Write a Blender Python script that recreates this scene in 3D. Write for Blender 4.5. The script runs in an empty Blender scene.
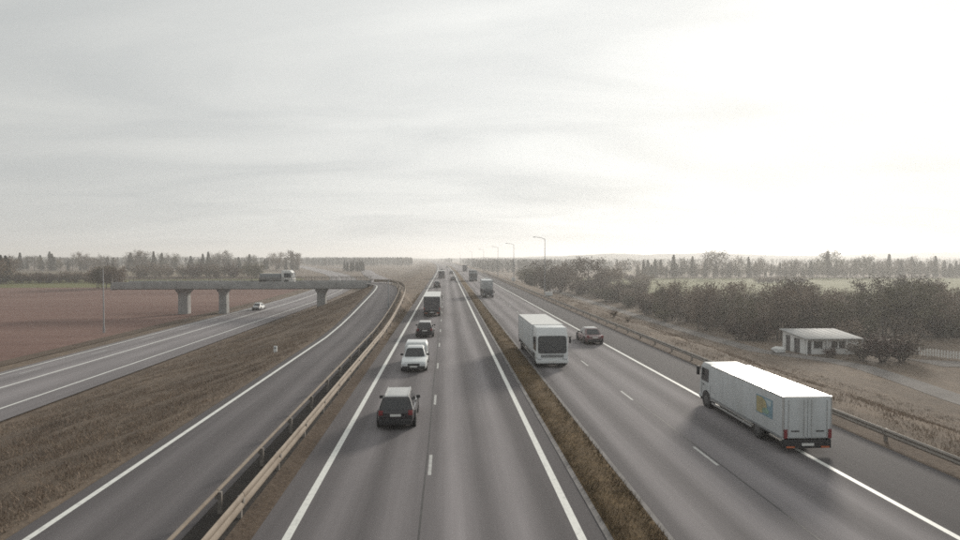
import bpy, bmesh, math, random
import numpy as np
from mathutils import Vector, Matrix
random.seed(7); rng = np.random.default_rng(7)
R = math.radians
sc = bpy.context.scene
C = sc.collection

# ------------------------------------------------------------------ camera
CAMH, FPX, VPU, HZV = 8.3, 560.0, 446.0, 257.0          # height (m), focal length and vanishing point in 960x540 pixels
cam_d = bpy.data.cameras.new('camera'); cam = bpy.data.objects.new('camera', cam_d); C.objects.link(cam)
cam_d.sensor_width = 36.0; cam_d.lens = 36.0 * FPX / 960.0
cam_d.clip_start = 0.1; cam_d.clip_end = 20000
YAW = math.atan((480 - VPU) / FPX); PITCH = math.atan((270 - HZV) / FPX)
cam.location = (0, 0, CAMH); cam.rotation_euler = (math.pi/2 - PITCH, 0, -YAW)
sc.camera = cam
CAMROT = cam.rotation_euler.to_matrix()

# ------------------------------------------------------------------ sky, sun, exposure
SUN_AZ, SUN_EL = R(34), R(17)                            # azimuth clockwise from the road direction (+Y)
SUN_DIR = Vector((math.sin(SUN_AZ)*math.cos(SUN_EL), math.cos(SUN_AZ)*math.cos(SUN_EL), math.sin(SUN_EL)))
world = bpy.data.worlds.new('World'); sc.world = world; world.use_nodes = True
nt = world.node_tree; nt.nodes.clear()
def N(tree, typ, **kw):
    n = tree.nodes.new(typ)
    for k, v in kw.items(): setattr(n, k, v)
    return n
def math_node(tree, op, a, b=None, clamp=False):
    n = tree.nodes.new('ShaderNodeMath'); n.operation = op; n.use_clamp = clamp
    for i, v in enumerate((a, b)):
        if v is None: continue
        if isinstance(v, (int, float)): n.inputs[i].default_value = v
        else: tree.links.new(v, n.inputs[i])
    return n.outputs[0]
out = N(nt, 'ShaderNodeOutputWorld'); bg = N(nt, 'ShaderNodeBackground'); bg.inputs['Strength'].default_value = 0.1
nt.links.new(bg.outputs[0], out.inputs[0])
sky = N(nt, 'ShaderNodeTexSky', sky_type='NISHITA', sun_disc=False, sun_elevation=SUN_EL, sun_rotation=SUN_AZ, dust_density=2.0, air_density=1.2)
geo = N(nt, 'ShaderNodeTexCoord')
sep = N(nt, 'ShaderNodeSeparateXYZ'); nt.links.new(geo.outputs['Generated'], sep.inputs[0])
zc = math_node(nt, 'ADD', math_node(nt, 'ABSOLUTE', sep.outputs[2]), 0.16)
comb = N(nt, 'ShaderNodeCombineXYZ')
nt.links.new(math_node(nt, 'DIVIDE', sep.outputs[0], zc), comb.inputs[0])
nt.links.new(math_node(nt, 'DIVIDE', sep.outputs[1], zc), comb.inputs[1])
mp = N(nt, 'ShaderNodeMapping'); mp.inputs['Scale'].default_value = (0.75, 1.7, 1); mp.inputs['Rotation'].default_value = (0, 0, R(22))
mp.inputs['Location'].default_value = (1.7, 0.4, 0)
nt.links.new(comb.outputs[0], mp.inputs[0])
nz = N(nt, 'ShaderNodeTexNoise'); nz.inputs['Scale'].default_value = 0.9; nz.inputs['Detail'].default_value = 7; nz.inputs['Roughness'].default_value = 0.52; nz.inputs['Distortion'].default_value = 0.6
nt.links.new(mp.outputs[0], nz.inputs['Vector'])
cr = N(nt, 'ShaderNodeValToRGB'); cr.color_ramp.elements[0].position = 0.28; cr.color_ramp.elements[1].position = 0.72
cr.color_ramp.elements[0].color = (2.95, 3.1, 3.12, 1); cr.color_ramp.elements[1].color = (3.75, 3.83, 3.72, 1)
nt.links.new(nz.outputs['Fac'], cr.inputs[0])
dot = N(nt, 'ShaderNodeVectorMath', operation='DOT_PRODUCT'); nt.links.new(geo.outputs['Generated'], dot.inputs[0]); dot.inputs[1].default_value = SUN_DIR
d = math_node(nt, 'MAXIMUM', dot.outputs['Value'], 0.0)
glow = math_node(nt, 'ADD', math_node(nt, 'MULTIPLY', math_node(nt, 'POWER', d, 1.6), 2.3), math_node(nt, 'MULTIPLY', math_node(nt, 'POWER', d, 6.0), .8))
glow = math_node(nt, 'MULTIPLY', glow, math_node(nt, 'ADD', 0.45, math_node(nt, 'MULTIPLY', nz.outputs['Fac'], 1.1)))
gcol = N(nt, 'ShaderNodeVectorMath', operation='SCALE'); gcol.inputs[0].default_value = (1.0, 0.992, 0.96); nt.links.new(glow, gcol.inputs['Scale'])
addc = N(nt, 'ShaderNodeVectorMath', operation='ADD'); nt.links.new(cr.outputs[0], addc.inputs[0]); nt.links.new(gcol.outputs[0], addc.inputs[1])
mx = N(nt, 'ShaderNodeMix', data_type='RGBA'); mx.inputs[0].default_value = 0.985
nt.links.new(sky.outputs[0], mx.inputs[6]); nt.links.new(addc.outputs[0], mx.inputs[7]); nt.links.new(mx.outputs[2], bg.inputs['Color'])
sd = bpy.data.lights.new('sun', 'SUN'); sd.energy = 2.3; sd.angle = R(10); sd.color = (1.0, 0.93, 0.83)
so = bpy.data.objects.new('sun', sd); C.objects.link(so); so.rotation_euler = SUN_DIR.to_track_quat('Z', 'Y').to_euler()
sc.view_settings.view_transform = 'Standard'; sc.view_settings.look = 'None'; sc.view_settings.gamma = 1.0; sc.view_settings.exposure = 0.58
sc.view_settings.use_curve_mapping = False
sc.cycles.filter_width = 1.7; sc.cycles.use_denoising = False
sc.cycles.sample_clamp_indirect = 2.5; sc.cycles.max_bounces = 6; sc.cycles.volume_bounces = 3; sc.cycles.transparent_max_bounces = 8

def P(u, v, z=0.0):
    """photo pixel -> point on the level z"""
    dr = CAMROT @ Vector(((u-480)/FPX, -(v-270)/FPX, -1.0)); t = (z-CAMH)/dr.z
    return Vector((dr.x*t, dr.y*t, z))

# ------------------------------------------------------------------ materials
MATS = {}
def mat(name, col, rough=0.8, metal=0.0, var=0.0, scale=3.0, col2=None, bump=0.0, bscale=None, spec=0.5, coat=0.0, lo=0.35, hi=0.65, stretch=None):
    """procedural principled material: base colour with two octaves of noise and optional fine bump"""
    if name in MATS: return MATS[name]
    m = bpy.data.materials.new(name); m.use_nodes = True; t = m.node_tree; b = t.nodes['Principled BSDF']
    b.inputs['Roughness'].default_value = rough; b.inputs['Metallic'].default_value = metal
    b.inputs['Specular IOR Level'].default_value = spec; b.inputs['Coat Weight'].default_value = coat
    tc = N(t, 'ShaderNodeTexCoord'); vec = tc.outputs['Object']
    if stretch:
        mpp = N(t, 'ShaderNodeMapping'); mpp.inputs['Scale'].default_value = stretch; t.links.new(vec, mpp.inputs[0]); vec = mpp.outputs[0]
    if col2 is None: col2 = tuple(c*(1-var) for c in col); c1 = tuple(min(1, c*(1+var)) for c in col)
    else: c1 = col
    nz = N(t, 'ShaderNodeTexNoise'); nz.inputs['Scale'].default_value = scale; nz.inputs['Detail'].default_value = 8; nz.inputs['Roughness'].default_value = 0.62
    t.links.new(vec, nz.inputs['Vector'])
    r = N(t, 'ShaderNodeValToRGB'); r.color_ramp.elements[0].position = lo; r.color_ramp.elements[1].position = hi
    r.color_ramp.elements[0].color = (*col2, 1); r.color_ramp.elements[1].color = (*c1, 1)
    t.links.new(nz.outputs['Fac'], r.inputs[0]); t.links.new(r.outputs[0], b.inputs['Base Color'])
    if bump:
        n2 = N(t, 'ShaderNodeTexNoise'); n2.inputs['Scale'].default_value = bscale or scale*6; n2.inputs['Detail'].default_value = 4
        t.links.new(tc.outputs['Object'], n2.inputs['Vector'])
        bp = N(t, 'ShaderNodeBump'); bp.inputs['Strength'].default_value = bump; bp.inputs['Distance'].default_value = 0.02
        t.links.new(n2.outputs['Fac'], bp.inputs['Height']); t.links.new(bp.outputs[0], b.inputs['Normal'])
    MATS[name] = m
    return m

def asphalt(name, stops, wear=0.21, rough=0.86):
    """asphalt with lengthwise wear: stops = [(lateral metres, grey)], UV.x = lateral metres, UV.y = metres along"""
    m = bpy.data.materials.new(name); m.use_nodes = True; t = m.node_tree; b = t.nodes['Principled BSDF']
    b.inputs['Specular IOR Level'].default_value = 0.12
    uv = N(t, 'ShaderNodeUVMap'); s = N(t, 'ShaderNodeSeparateXYZ'); t.links.new(uv.outputs[0], s.inputs[0])
    # wander of the wheel tracks
    wv = N(t, 'ShaderNodeMapping'); wv.inputs['Scale'].default_value = (0.5, 0.035, 1); t.links.new(uv.outputs[0], wv.inputs[0])
    wn = N(t, 'ShaderNodeTexNoise'); wn.inputs['Scale'].default_value = 1; wn.inputs['Detail'].default_value = 4; t.links.new(wv.outputs[0], wn.inputs['Vector'])
    x = math_node(t, 'ADD', s.outputs[0], math_node(t, 'MULTIPLY', math_node(t, 'SUBTRACT', wn.outputs['Fac'], 0.5), 0.9))
    x0, x1 = stops[0][0], stops[-1][0]
    fac = math_node(t, 'DIVIDE', math_node(t, 'SUBTRACT', x, x0), x1-x0)
    r = N(t, 'ShaderNodeValToRGB'); r.color_ramp.interpolation = 'EASE'
    els = r.color_ramp.elements
    while len(els) < len(stops): els.new(0.5)
    for e, (xx, g) in zip(els, stops):
        e.position = (xx-x0)/(x1-x0); e.color = (g*1.19, g*1.105, g*1.125, 1)
    t.links.new(fac, r.inputs[0])
    # long streaks, patches, fine aggregate
    def tex(scale, sx, sy, det, rg=0.6):
        mp_ = N(t, 'ShaderNodeMapping'); mp_.inputs['Scale'].default_value = (sx, sy, 1); t.links.new(uv.outputs[0], mp_.inputs[0])
        n_ = N(t, 'ShaderNodeTexNoise'); n_.inputs['Scale'].default_value = scale; n_.inputs['Detail'].default_value = det; n_.inputs['Roughness'].default_value = rg
        t.links.new(mp_.outputs[0], n_.inputs['Vector']); return n_.outputs['Fac']
    streak = tex(1, 2.2, 0.05, 6); patch = tex(1, 0.35, 0.09, 4); grain = tex(28, 1, 1, 3, 0.75)
    k = math_node(t, 'ADD', math_node(t, 'MULTIPLY', math_node(t, 'SUBTRACT', streak, 0.5), wear*2.6), math_node(t, 'MULTIPLY', math_node(t, 'SUBTRACT', patch, 0.5), wear*2.2))
    k = math_node(t, 'ADD', k, math_node(t, 'MULTIPLY', math_node(t, 'SUBTRACT', grain, 0.5), 0.55))
    k = math_node(t, 'ADD', k, 1.0)
    sca = N(t, 'ShaderNodeVectorMath', operation='SCALE'); t.links.new(r.outputs[0], sca.inputs[0]); t.links.new(k, sca.inputs['Scale'])
    t.links.new(sca.outputs[0], b.inputs['Base Color'])
    t.links.new(math_node(t, 'ADD', rough-0.06, math_node(t, 'MULTIPLY', patch, 0.14)), b.inputs['Roughness'])
    bp = N(t, 'ShaderNodeBump'); bp.inputs['Strength'].default_value = 0.25; bp.inputs['Distance'].default_value = 0.01
    t.links.new(grain, bp.inputs['Height']); t.links.new(bp.outputs[0], b.inputs['Normal'])
    MATS[name] = m
    return m

def earth(name, cols, scale=0.35, fine=7.0, bump=0.6, stretch=(1, 1, 1)):
    """ground cover: three colours mixed by broad and fine noise"""
    m = bpy.data.materials.new(name); m.use_nodes = True; t = m.node_tree; b = t.nodes['Principled BSDF']
    b.inputs['Roughness'].default_value = 0.95; b.inputs['Specular IOR Level'].default_value = 0.1
    tc = N(t, 'ShaderNodeTexCoord')
    mp_ = N(t, 'ShaderNodeMapping'); mp_.inputs['Scale'].default_value = stretch; t.links.new(tc.outputs['Object'], mp_.inputs[0])
    def tex(s, d, src):
        n_ = N(t, 'ShaderNodeTexNoise'); n_.inputs['Scale'].default_value = s; n_.inputs['Detail'].default_value = d; n_.inputs['Roughness'].default_value = 0.65
        t.links.new(src, n_.inputs['Vector']); return n_.outputs['Fac']
    broad = tex(scale, 6, mp_.outputs[0]); mid = tex(scale*6, 5, mp_.outputs[0]); fin = tex(fine, 6, tc.outputs['Object'])
    k = math_node(t, 'ADD', math_node(t, 'MULTIPLY', broad, 0.45), math_node(t, 'ADD', math_node(t, 'MULTIPLY', mid, 0.3), math_node(t, 'MULTIPLY', fin, 0.25)))
    r = N(t, 'ShaderNodeValToRGB'); els = r.color_ramp.elements
    while len(els) < len(cols): els.new(0.5)
    for i, (e, c) in enumerate(zip(els, cols)): e.position = 0.36 + 0.28*i/(len(cols)-1); e.color = (*c, 1)
    t.links.new(k, r.inputs[0]); t.links.new(r.outputs[0], b.inputs['Base Color'])
    bp = N(t, 'ShaderNodeBump'); bp.inputs['Strength'].default_value = bump; bp.inputs['Distance'].default_value = 0.08
    t.links.new(fin, bp.inputs['Height']); t.links.new(bp.outputs[0], b.inputs['Normal'])
    MATS[name] = m
    return m

M_main = asphalt('asphalt_main', [(-6.2, .10), (-5.0, .11), (-4.3, .115), (-3.4, .165), (-2.5, .105), (-1.5, .165), (-.64, .125), (.35, .215), (1.3, .12), (2.35, .205), (3.2, .105), (4.9, .085)])
M_right = asphalt('asphalt_right', [(6.4, .085), (7.0, .105), (7.7, .20), (8.75, .13), (9.8, .205), (10.8, .145), (11.8, .205), (12.95, .13), (14.0, .19), (14.9, .10), (15.5, .065), (17.0, .075), (19.2, .085)])
M_ramp = asphalt('asphalt_ramp', [(0, .085), (.8, .095), (1.8, .13), (2.6, .10), (3.6, .13), (4.6, .10), (5.2, .085)])
M_left = asphalt('asphalt_left', [(0, .15), (2.2, .165), (3.2, .20), (4.6, .165), (6, .21), (7.4, .17), (9, .205), (11, .165), (14.4, .145)])
M_lane = asphalt('asphalt_lane', [(0, .12), (1, .17), (2, .14), (3, .17), (4, .12)])
M_paint = mat('road_paint', (.70, .70, .66), .6, var=.12, scale=5, col2=(.50, .50, .48), lo=.3, hi=.5)
M_dash = mat('worn_road_paint', (.46, .46, .44), .7, col2=(.27, .265, .26), scale=4, lo=.3, hi=.6)
M_kerb = mat('edge_concrete', (.17, .16, .155), .9, var=.3, scale=1.2)
M_verge = earth('verge_grass', [(.088, .070, .056), (.150, .118, .092), (.220, .170, .128)], .16, 3.5, stretch=(1.2, .6, 1))
M_median = earth('median_grass', [(.085, .060, .036), (.125, .088, .050), (.175, .120, .064)], .5, 6)
M_field = earth('ploughed_field', [(.132, .080, .067), (.180, .113, .095), (.225, .150, .126)], .02, 1.2, stretch=(.35, 2.2, 1))
M_meadow = earth('meadow', [(.105, .110, .045), (.138, .140, .060), (.170, .168, .078)], .03, 1.0, stretch=(.4, 1.4, 1))
M_tan = earth('stubble', [(.16, .135, .095), (.19, .16, .115), (.22, .19, .14)], .03, 1.0)
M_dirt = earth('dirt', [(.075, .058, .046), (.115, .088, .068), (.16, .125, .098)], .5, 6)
M_hill = earth('far_land', [(.05, .055, .045), (.065, .065, .05), (.09, .085, .06)], .006, .05)
M_conc = mat('concrete', (.30, .30, .295), .85, var=.16, scale=.8, bump=.2, bscale=14)
M_steel = mat('galvanised_steel', (.26, .235, .21), .62, .25, var=.14, scale=1.5)
M_rail = mat('rail_steel', (.27, .225, .18), .8, .1, col2=(.19, .15, .115), scale=1.2, lo=.3, hi=.55)
M_postm = mat('post_steel', (.24, .22, .20), .65, .3, var=.2, scale=3)
M_pole = mat('lamp_pole_steel', (.30, .31, .32), .5, .4, var=.1, scale=2)
M_black = mat('black_plastic', (.022, .022, .024), .6, var=.2, scale=6)
M_tyre = mat('tyre_rubber', (.028, .027, .027), .9, var=.25, scale=8)
M_rim = mat('wheel_rim', (.10, .10, .10), .5, .3, var=.15, scale=8)
M_glass = mat('tinted_glass', (.035, .037, .040), .10, var=.1, scale=2, spec=.6)
M_white = mat('white_paint', (.66, .68, .68), .4, var=.03, scale=1.1, col2=(.58, .60, .60), lo=.25, hi=.5)
M_roofw = mat('white_roof_paint', (.64, .64, .62), .5, var=.03, scale=.9, col2=(.55, .55, .53), lo=.25, hi=.45)
M_side = mat('white_panel', (.53, .555, .565), .5, col2=(.42, .435, .43), stretch=(1.6, 1.6, .5), scale=.8, lo=.25, hi=.55)
M_dark = mat('black_car_paint', (.020, .018, .021), .25, var=.1, scale=2, coat=.6)
M_navy = mat('dark_blue_paint', (.035, .045, .065), .4, var=.15, scale=2)
M_silver = mat('silver_paint', (.48, .48, .47), .35, .35, var=.06, scale=2)
M_grey = mat('grey_paint', (.24, .25, .255), .4, .1, var=.1, scale=1.5)
M_pale = mat('pale_grey_panel', (.36, .375, .38), .5, var=.1, scale=1)
M_maroon = mat('wine_red_paint', (.17, .105, .105), .3, .2, var=.1, scale=2, coat=.5)
M_red = mat('tail_light', (.20, .030, .034), .3, var=.15, scale=12)
M_amber = mat('amber_reflector', (.48, .13, .05), .4, var=.1, scale=12)
M_lamp = mat('headlight_glass', (.62, .64, .66), .15, var=.1, scale=12)
M_plate = mat('number_plate', (.62, .62, .60), .5, var=.06, scale=12)
M_tarp = mat('dark_tarpaulin', (.085, .082, .088), .6, var=.2, scale=1.2)
M_wall = mat('white_wall', (.80, .82, .82), .8, col2=(.66, .67, .66), scale=.9)
M_sheet = mat('roof_sheet', (.27, .28, .28), .75, .0, col2=(.21, .215, .215), scale=.7)
M_bark = mat('bark', (.075, .062, .052), .95, var=.25, scale=4)
M_fence = mat('weathered_white_wood', (.74, .73, .70), .85, var=.15, scale=2)
M_path = earth('gravel_lane', [(.13, .12, .11), (.185, .17, .16), (.24, .225, .21)], .2, 5, bump=.3)

def leafmat(name, c1, c2, c3, sc_=0.9):
    m = bpy.data.materials.new(name); m.use_nodes = True; t = m.node_tree; b = t.nodes['Principled BSDF']
    b.inputs['Roughness'].default_value = 0.85; b.inputs['Specular IOR Level'].default_value = 0.15
    tc = N(t, 'ShaderNodeTexCoord'); n_ = N(t, 'ShaderNodeTexNoise'); n_.inputs['Scale'].default_value = sc_; n_.inputs['Detail'].default_value = 5
    t.links.new(tc.outputs['Object'], n_.inputs['Vector'])
    oi = N(t, 'ShaderNodeObjectInfo')
    k = math_node(t, 'ADD', math_node(t, 'MULTIPLY', n_.outputs['Fac'], 0.5), math_node(t, 'MULTIPLY', oi.outputs['Random'], 0.5))
    r = N(t, 'ShaderNodeValToRGB'); els = r.color_ramp.elements; els.new(0.5)
    for e, p_, c in zip(els, (.32, .5, .68), (c1, c2, c3)): e.position = p_; e.color = (*c, 1)
    t.links.new(k, r.inputs[0]); t.links.new(r.outputs[0], b.inputs['Base Color'])
    MATS[name] = m
    return m
M_lbrown = leafmat('autumn_foliage', (.125, .100, .080), (.175, .138, .108), (.230, .180, .138))
M_lgreen = leafmat('dull_green_foliage', (.075, .070, .046), (.105, .096, .060), (.140, .124, .076))
M_lpine = leafmat('pine_foliage', (.030, .036, .026), (.045, .050, .036), (.062, .064, .044))
M_lred = leafmat('reddish_foliage', (.060, .036, .030), (.085, .050, .040), (.105, .066, .050))
M_blade = leafmat('dry_grass_blades', (.118, .092, .074), (.180, .140, .110), (.255, .196, .148), .22)
M_blade2 = leafmat('median_grass_blades', (.120, .090, .054), (.185, .138, .080), (.260, .190, .108), .6)

# ------------------------------------------------------------------ object helpers
def tag(o, label=None, cat=None, group=None, kind=None):
    if label: o['label'] = label
    if cat: o['category'] = cat
    if group: o['group'] = group
    if kind: o['kind'] = kind
    return o
def empty(name, loc=(0, 0, 0), rz=0.0, label=None, cat=None, group=None):
    o = bpy.data.objects.new(name, None); C.objects.link(o); o.location = loc; o.rotation_euler = (0, 0, rz); o.empty_display_size = .3
    return tag(o, label, cat, group)
def link(name, me, parent=None, loc=None, rz=None):
    o = bpy.data.objects.new(name, me); C.objects.link(o)
    if parent is not None: o.parent = parent
    if loc is not None: o.location = loc
    if rz is not None: o.rotation_euler = (0, 0, rz)
    return o
def mesh(name, verts, faces, m, smooth=False, uvs=None, sharp=None):
    me = bpy.data.meshes.new(name); me.from_pydata([tuple(v) for v in verts], [], faces)
    if m: me.materials.append(m)
    if uvs is not None:
        l = me.uv_layers.new(name='UVMap')
        vi = np.zeros(len(me.loops), dtype=np.int32); me.loops.foreach_get('vertex_index', vi)
        l.data.foreach_set('uv', np.asarray(uvs, dtype=np.float32)[vi].ravel())
    if smooth or sharp:
        me.polygons.foreach_set('use_smooth', [True]*len(me.polygons))
        if sharp: me.set_sharp_from_angle(angle=R(sharp))
    me.update()
    return me
class MB:
    """collects boxes, cylinders, lofts and quads of ONE part"""
    def __init__(s): s.v = []; s.f = []
    def add(s, vs, fs):
        o = len(s.v); s.v += [tuple(v) for v in vs]; s.f += [tuple(i+o for i in f) for f in fs]; return s
    def box(s, x0, x1, y0, y1, z0, z1):
        return s.add([(x0,y0,z0),(x1,y0,z0),(x1,y1,z0),(x0,y1,z0),(x0,y0,z1),(x1,y0,z1),(x1,y1,z1),(x0,y1,z1)],
                     [(3,2,1,0),(4,5,6,7),(0,1,5,4),(1,2,6,5),(2,3,7,6),(3,0,4,7)])
    def hexa(s, b, t):          # four bottom corners, four top corners (counter-clockwise from above)
        return s.add(list(b)+list(t), [(3,2,1,0),(4,5,6,7),(0,1,5,4),(1,2,6,5),(2,3,7,6),(3,0,4,7)])
    def cyl(s, p0, p1, r0, r1=None, n=10):
        r1 = r0 if r1 is None else r1; p0 = Vector(p0); p1 = Vector(p1); a = (p1-p0).normalized()
        u = a.orthogonal().normalized(); w = a.cross(u)
        vs = [p0+(u*math.cos(k*2*math.pi/n)+w*math.sin(k*2*math.pi/n))*r0 for k in range(n)] + [p1+(u*math.cos(k*2*math.pi/n)+w*math.sin(k*2*math.pi/n))*r1 for k in range(n)]
        return s.add(vs, [(k,(k+1)%n,(k+1)%n+n,k+n) for k in range(n)] + [tuple(range(n-1,-1,-1)), tuple(range(n,2*n))])
    def loft(s, secs, caps=True):
        n = len(secs[0]); vs = [p for q in secs for p in q]; fs = []
        for i in range(len(secs)-1):
            for k in range(n): fs.append((i*n+k, i*n+(k+1)%n, (i+1)*n+(k+1)%n, (i+1)*n+k))
        if caps: fs += [tuple(range(n-1,-1,-1)), tuple(range((len(secs)-1)*n, len(secs)*n))]
        return s.add(vs, fs)
    def slab(s, quad, th):      # quad thickened along its normal
        q = [Vector(p) for p in quad]; n = (q[1]-q[0]).cross(q[3]-q[0]).normalized()*th
        return s.hexa([p for p in q], [p+n for p in q])
    def build(s, name, m, parent=None, bevel=0, smooth=False, sharp=None, loc=None, rz=None):
        o = link(name, mesh(name, s.v, s.f, m, smooth, None, sharp), parent, loc, rz)
        if bevel:
            bm = bmesh.new(); bm.from_mesh(o.data); bmesh.ops.recalc_face_normals(bm, faces=bm.faces)
            bmesh.ops.bevel(bm, geom=list(bm.edges), offset=bevel, segments=2, profile=.6, affect='EDGES', clamp_overlap=True)
            bm.to_mesh(o.data); bm.free(); o.data.polygons.foreach_set('use_smooth', [True]*len(o.data.polygons)); o.data.set_sharp_from_angle(angle=R(40)); o.data.update()
        return o
def copy_tree(o, parent=None):
    c = o.copy(); C.objects.link(c); c.parent = parent
    for ch in list(o.children): copy_tree(ch, c)
    return c

# ------------------------------------------------------------------ terrain
def bend(y): return -4.6e-5*(y-260)**2 if y > 260 else 0.0
def sstep(a, b, x): t = min(1, max(0, (x-a)/(b-a))); return t*t*(3-2*t)
def ramp_z(y): return 2.85*sstep(54, 113, y)
def interp(x, pts):
    if x <= pts[0][0]: return pts[0][1]
    for (a, za), (b, zb) in zip(pts, pts[1:]):
        if x <= b: return za + (zb-za)*(x-a)/(b-a)
    return pts[-1][1]
XS = [(-30, -3.12), (-28, -3.0), (-23, -2.0), (-14, -.12), (-12, -.10), (20, -.10), (24.5, -.25), (29, -1.6), (36, -4.6), (40, -5.0)]
def T(x, y):
    xx = x - bend(y)
    z = interp(xx, XS)
    if 55 < y < 135:
        f = 1 - sstep(119, 134, y)
        shift = -max(0, y-96)*.20
        w = interp(xx, [(-29, 0), (-14.5, 1), (-7.2+shift, 1), (-5.9+shift*.35, 0)])
        z += ramp_z(y)*f*w
    return z
xs = sorted(set([-7000,-4000,-2400,-1500,-900,-600,-420,-300,-220,-160,-120,-90,-70,-58,-50,-46,-40,-34,-30.2,-29,-28,-26.5,-25,-23.5,-22,-20.5,-19,-17.5,-16,-14.5,-13.8,-13,-12,-11,-10,-9,-8.4,-7.8,-7.2,-6.8,-6.4,-6,-5.6,-5,-2,2,4.9,6.4,10,15,19,19.6,20.5,22,23.3,24.5,25.5,27,28,29,30.5,32,34,35,36,38,40,44,48,54,60,70,85,105,130,160,200,260,340,460,640,900,1400,2200,3500,6000]))
ys = list(range(-60, 0, 10)) + list(np.arange(0, 140, 2.5)) + list(range(140, 300, 6)) + list(range(300, 620, 20)) + list(range(640, 1200, 60)) + [1300, 1500, 1800, 2300, 3000, 4000, 5500, 7000]
gv, gf = [], []
for y in ys:
    for x in xs:
        z = T(x + (bend(y) if abs(x) < 120 else 0), y)
        if (-29 < x < -14.4 or 21.5 < x < 38) and y < 320: z += (random.random()-.5)*.22
        gv.append((x + (bend(y) if abs(x) < 120 else 0), y, z))
nx = len(xs)
for j in range(len(ys)-1):
    for i in range(nx-1): gf.append((j*nx+i, j*nx+i+1, (j+1)*nx+i+1, (j+1)*nx+i))
tag(link('ground', mesh('ground', gv, gf, M_verge, smooth=True)), kind='structure')

def strip(name, rows, m, kind='structure', parent=None, z_under=None):
    """ribbon: rows = [(left point, right point, distance along)]; UV.x = lateral metres from the left edge (or given)"""
    vs, fs, uv = [], [], []
    for (a, b, s, u0, u1) in rows:
        vs += [a, b]; uv += [(u0, s), (u1, s)]
    for i in range(len(rows)-1): fs.append((2*i, 2*i+1, 2*i+3, 2*i+2))
    o = link(name, mesh(name, vs, fs, m, True, uv), parent)
    if kind: o['kind'] = kind
    return o
YR = list(range(-40, 300, 10)) + list(range(300, 1700, 25))
def road(name, x0, x1, m, z=0.0, **k): return strip(name, [((x0+bend(y), y, z), (x1+bend(y), y, z), y, x0, x1) for y in YR], m, **k)
road_a = road('main_road', -5.75, 4.78, M_main)
road_b = road('opposite_road', 6.62, 19.1, M_right)
# grass median, slightly crowned
mv, mf = [], []
MX = [4.86, 5.05, 5.35, 5.7, 6.05, 6.35, 6.54]
for y in YR_M if 'YR_M' in globals() else list(np.arange(-20, 160, 1.0)) + list(range(160, 300, 5)) + list(range(300, 1700, 25)):
    for i, x in enumerate(MX): mv.append((x+bend(y)+(random.random()-.5)*.08*(0 < i < 6), y, (.0, .05, .09, .11, .09, .05, .0)[i]+(random.random()-.5)*.05*(0 < i < 6)))
for j in range(len(mv)//7-1):
    for i in range(6): mf.append((j*7+i, j*7+i+1, (j+1)*7+i+1, (j+1)*7+i))
tag(link('median_strip', mesh('median_strip', mv, mf, M_median, True)), kind='structure')
def kerb(x0, x1, parent):
    vs, fs = [], []
    for y in YR:
        vs += [(x0+bend(y), y, -.05), (x0+bend(y), y, .022), (x1+bend(y), y, .022), (x1+bend(y), y, -.05)]
    for j in range(len(YR)-1):
        for k in range(3): fs.append((j*4+k, j*4+k+1, (j+1)*4+k+1, (j+1)*4+k))
    link('edge_strip', mesh('edge_strip', vs, fs, M_kerb), parent)
kerb(4.70, 4.90, road_a); kerb(6.50, 6.68, road_b)
def line(x0, x1, parent, z=.004, y0=-20, y1=1600):
    ysl = [y for y in YR if y0 <= y <= y1]
    return strip('edge_line', [((x0+bend(y), y, z), (x1+bend(y), y, z), y, x0, x1) for y in ysl], M_paint, kind=None, parent=parent)
line(-4.83, -4.58, road_a); line(3.86, 4.12, road_a); line(15.0, 15.22, road_b)
M_seam = mat('tar_seam', (.045, .043, .042), .7, var=.2, scale=3)
for x_, p_ in ((-.80, road_a), (10.95, road_b)):
    strip('joint_seam', [((x_-.03+.02*math.sin(y*.3)+bend(y), y, .003), (x_+.03+.02*math.sin(y*.3)+bend(y), y, .003), y, 0, .1) for y in range(-20, 300, 3)], M_seam, None, p_)
dash = mesh('lane_dash', [(-.065, -1.1, 0), (.065, -1.1, 0), (.065, 1.1, 0), (-.065, 1.1, 0)], [(0, 1, 2, 3)], M_dash)
for k in range(-1, 46): link('lane_dash', dash, road_a, (-.64+bend(22.3+10.2*k), 22.3+10.2*k, .004))
for k in range(-1, 46): link('lane_dash', dash, road_b, (10.8+bend(23.1+10.2*k), 22.6+10.2*k, .004))

# ramp that leaves the main road, climbs and turns onto the bridge
RL = [(-40, -12.9), (20, -12.9), (58, -12.9), (66, -12.9), (74, -12.9), (82, -12.9), (90, -12.9), (96, -12.95), (100, -13.1), (104, -13.35), (107.5, -13.7), (110, -14.15), (112, -14.9), (113.1, -16)]
RR = [(-40, -7.75), (20, -7.75), (58, -7.75), (66, -7.75), (74, -7.75), (82, -7.8), (90, -7.95), (97, -8.3), (102, -8.8), (107, -9.6), (111, -10.6), (114.8, -12.1), (117.6, -13.8), (119, -16)]
def rzz(y): return ramp_z(y)+.02
ramp = strip('slip_road', [((lx, ly, rzz(ly)), (rx, ry, rzz(max(ly, ry))), (ly+ry)/2, 0, 5.2) for (ly, lx), (ry, rx) in zip(RL, RR)], M_ramp)
strip('edge_line', [((lx+.5*(1 if ly < 110 else .6), ly, rzz(ly)+.004), (lx+.72*(1 if ly < 110 else .6), ly, rzz(ly)+.005), ly, 0, .2) for (ly, lx) in RL[:-1]], M_paint, None, ramp)

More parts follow.
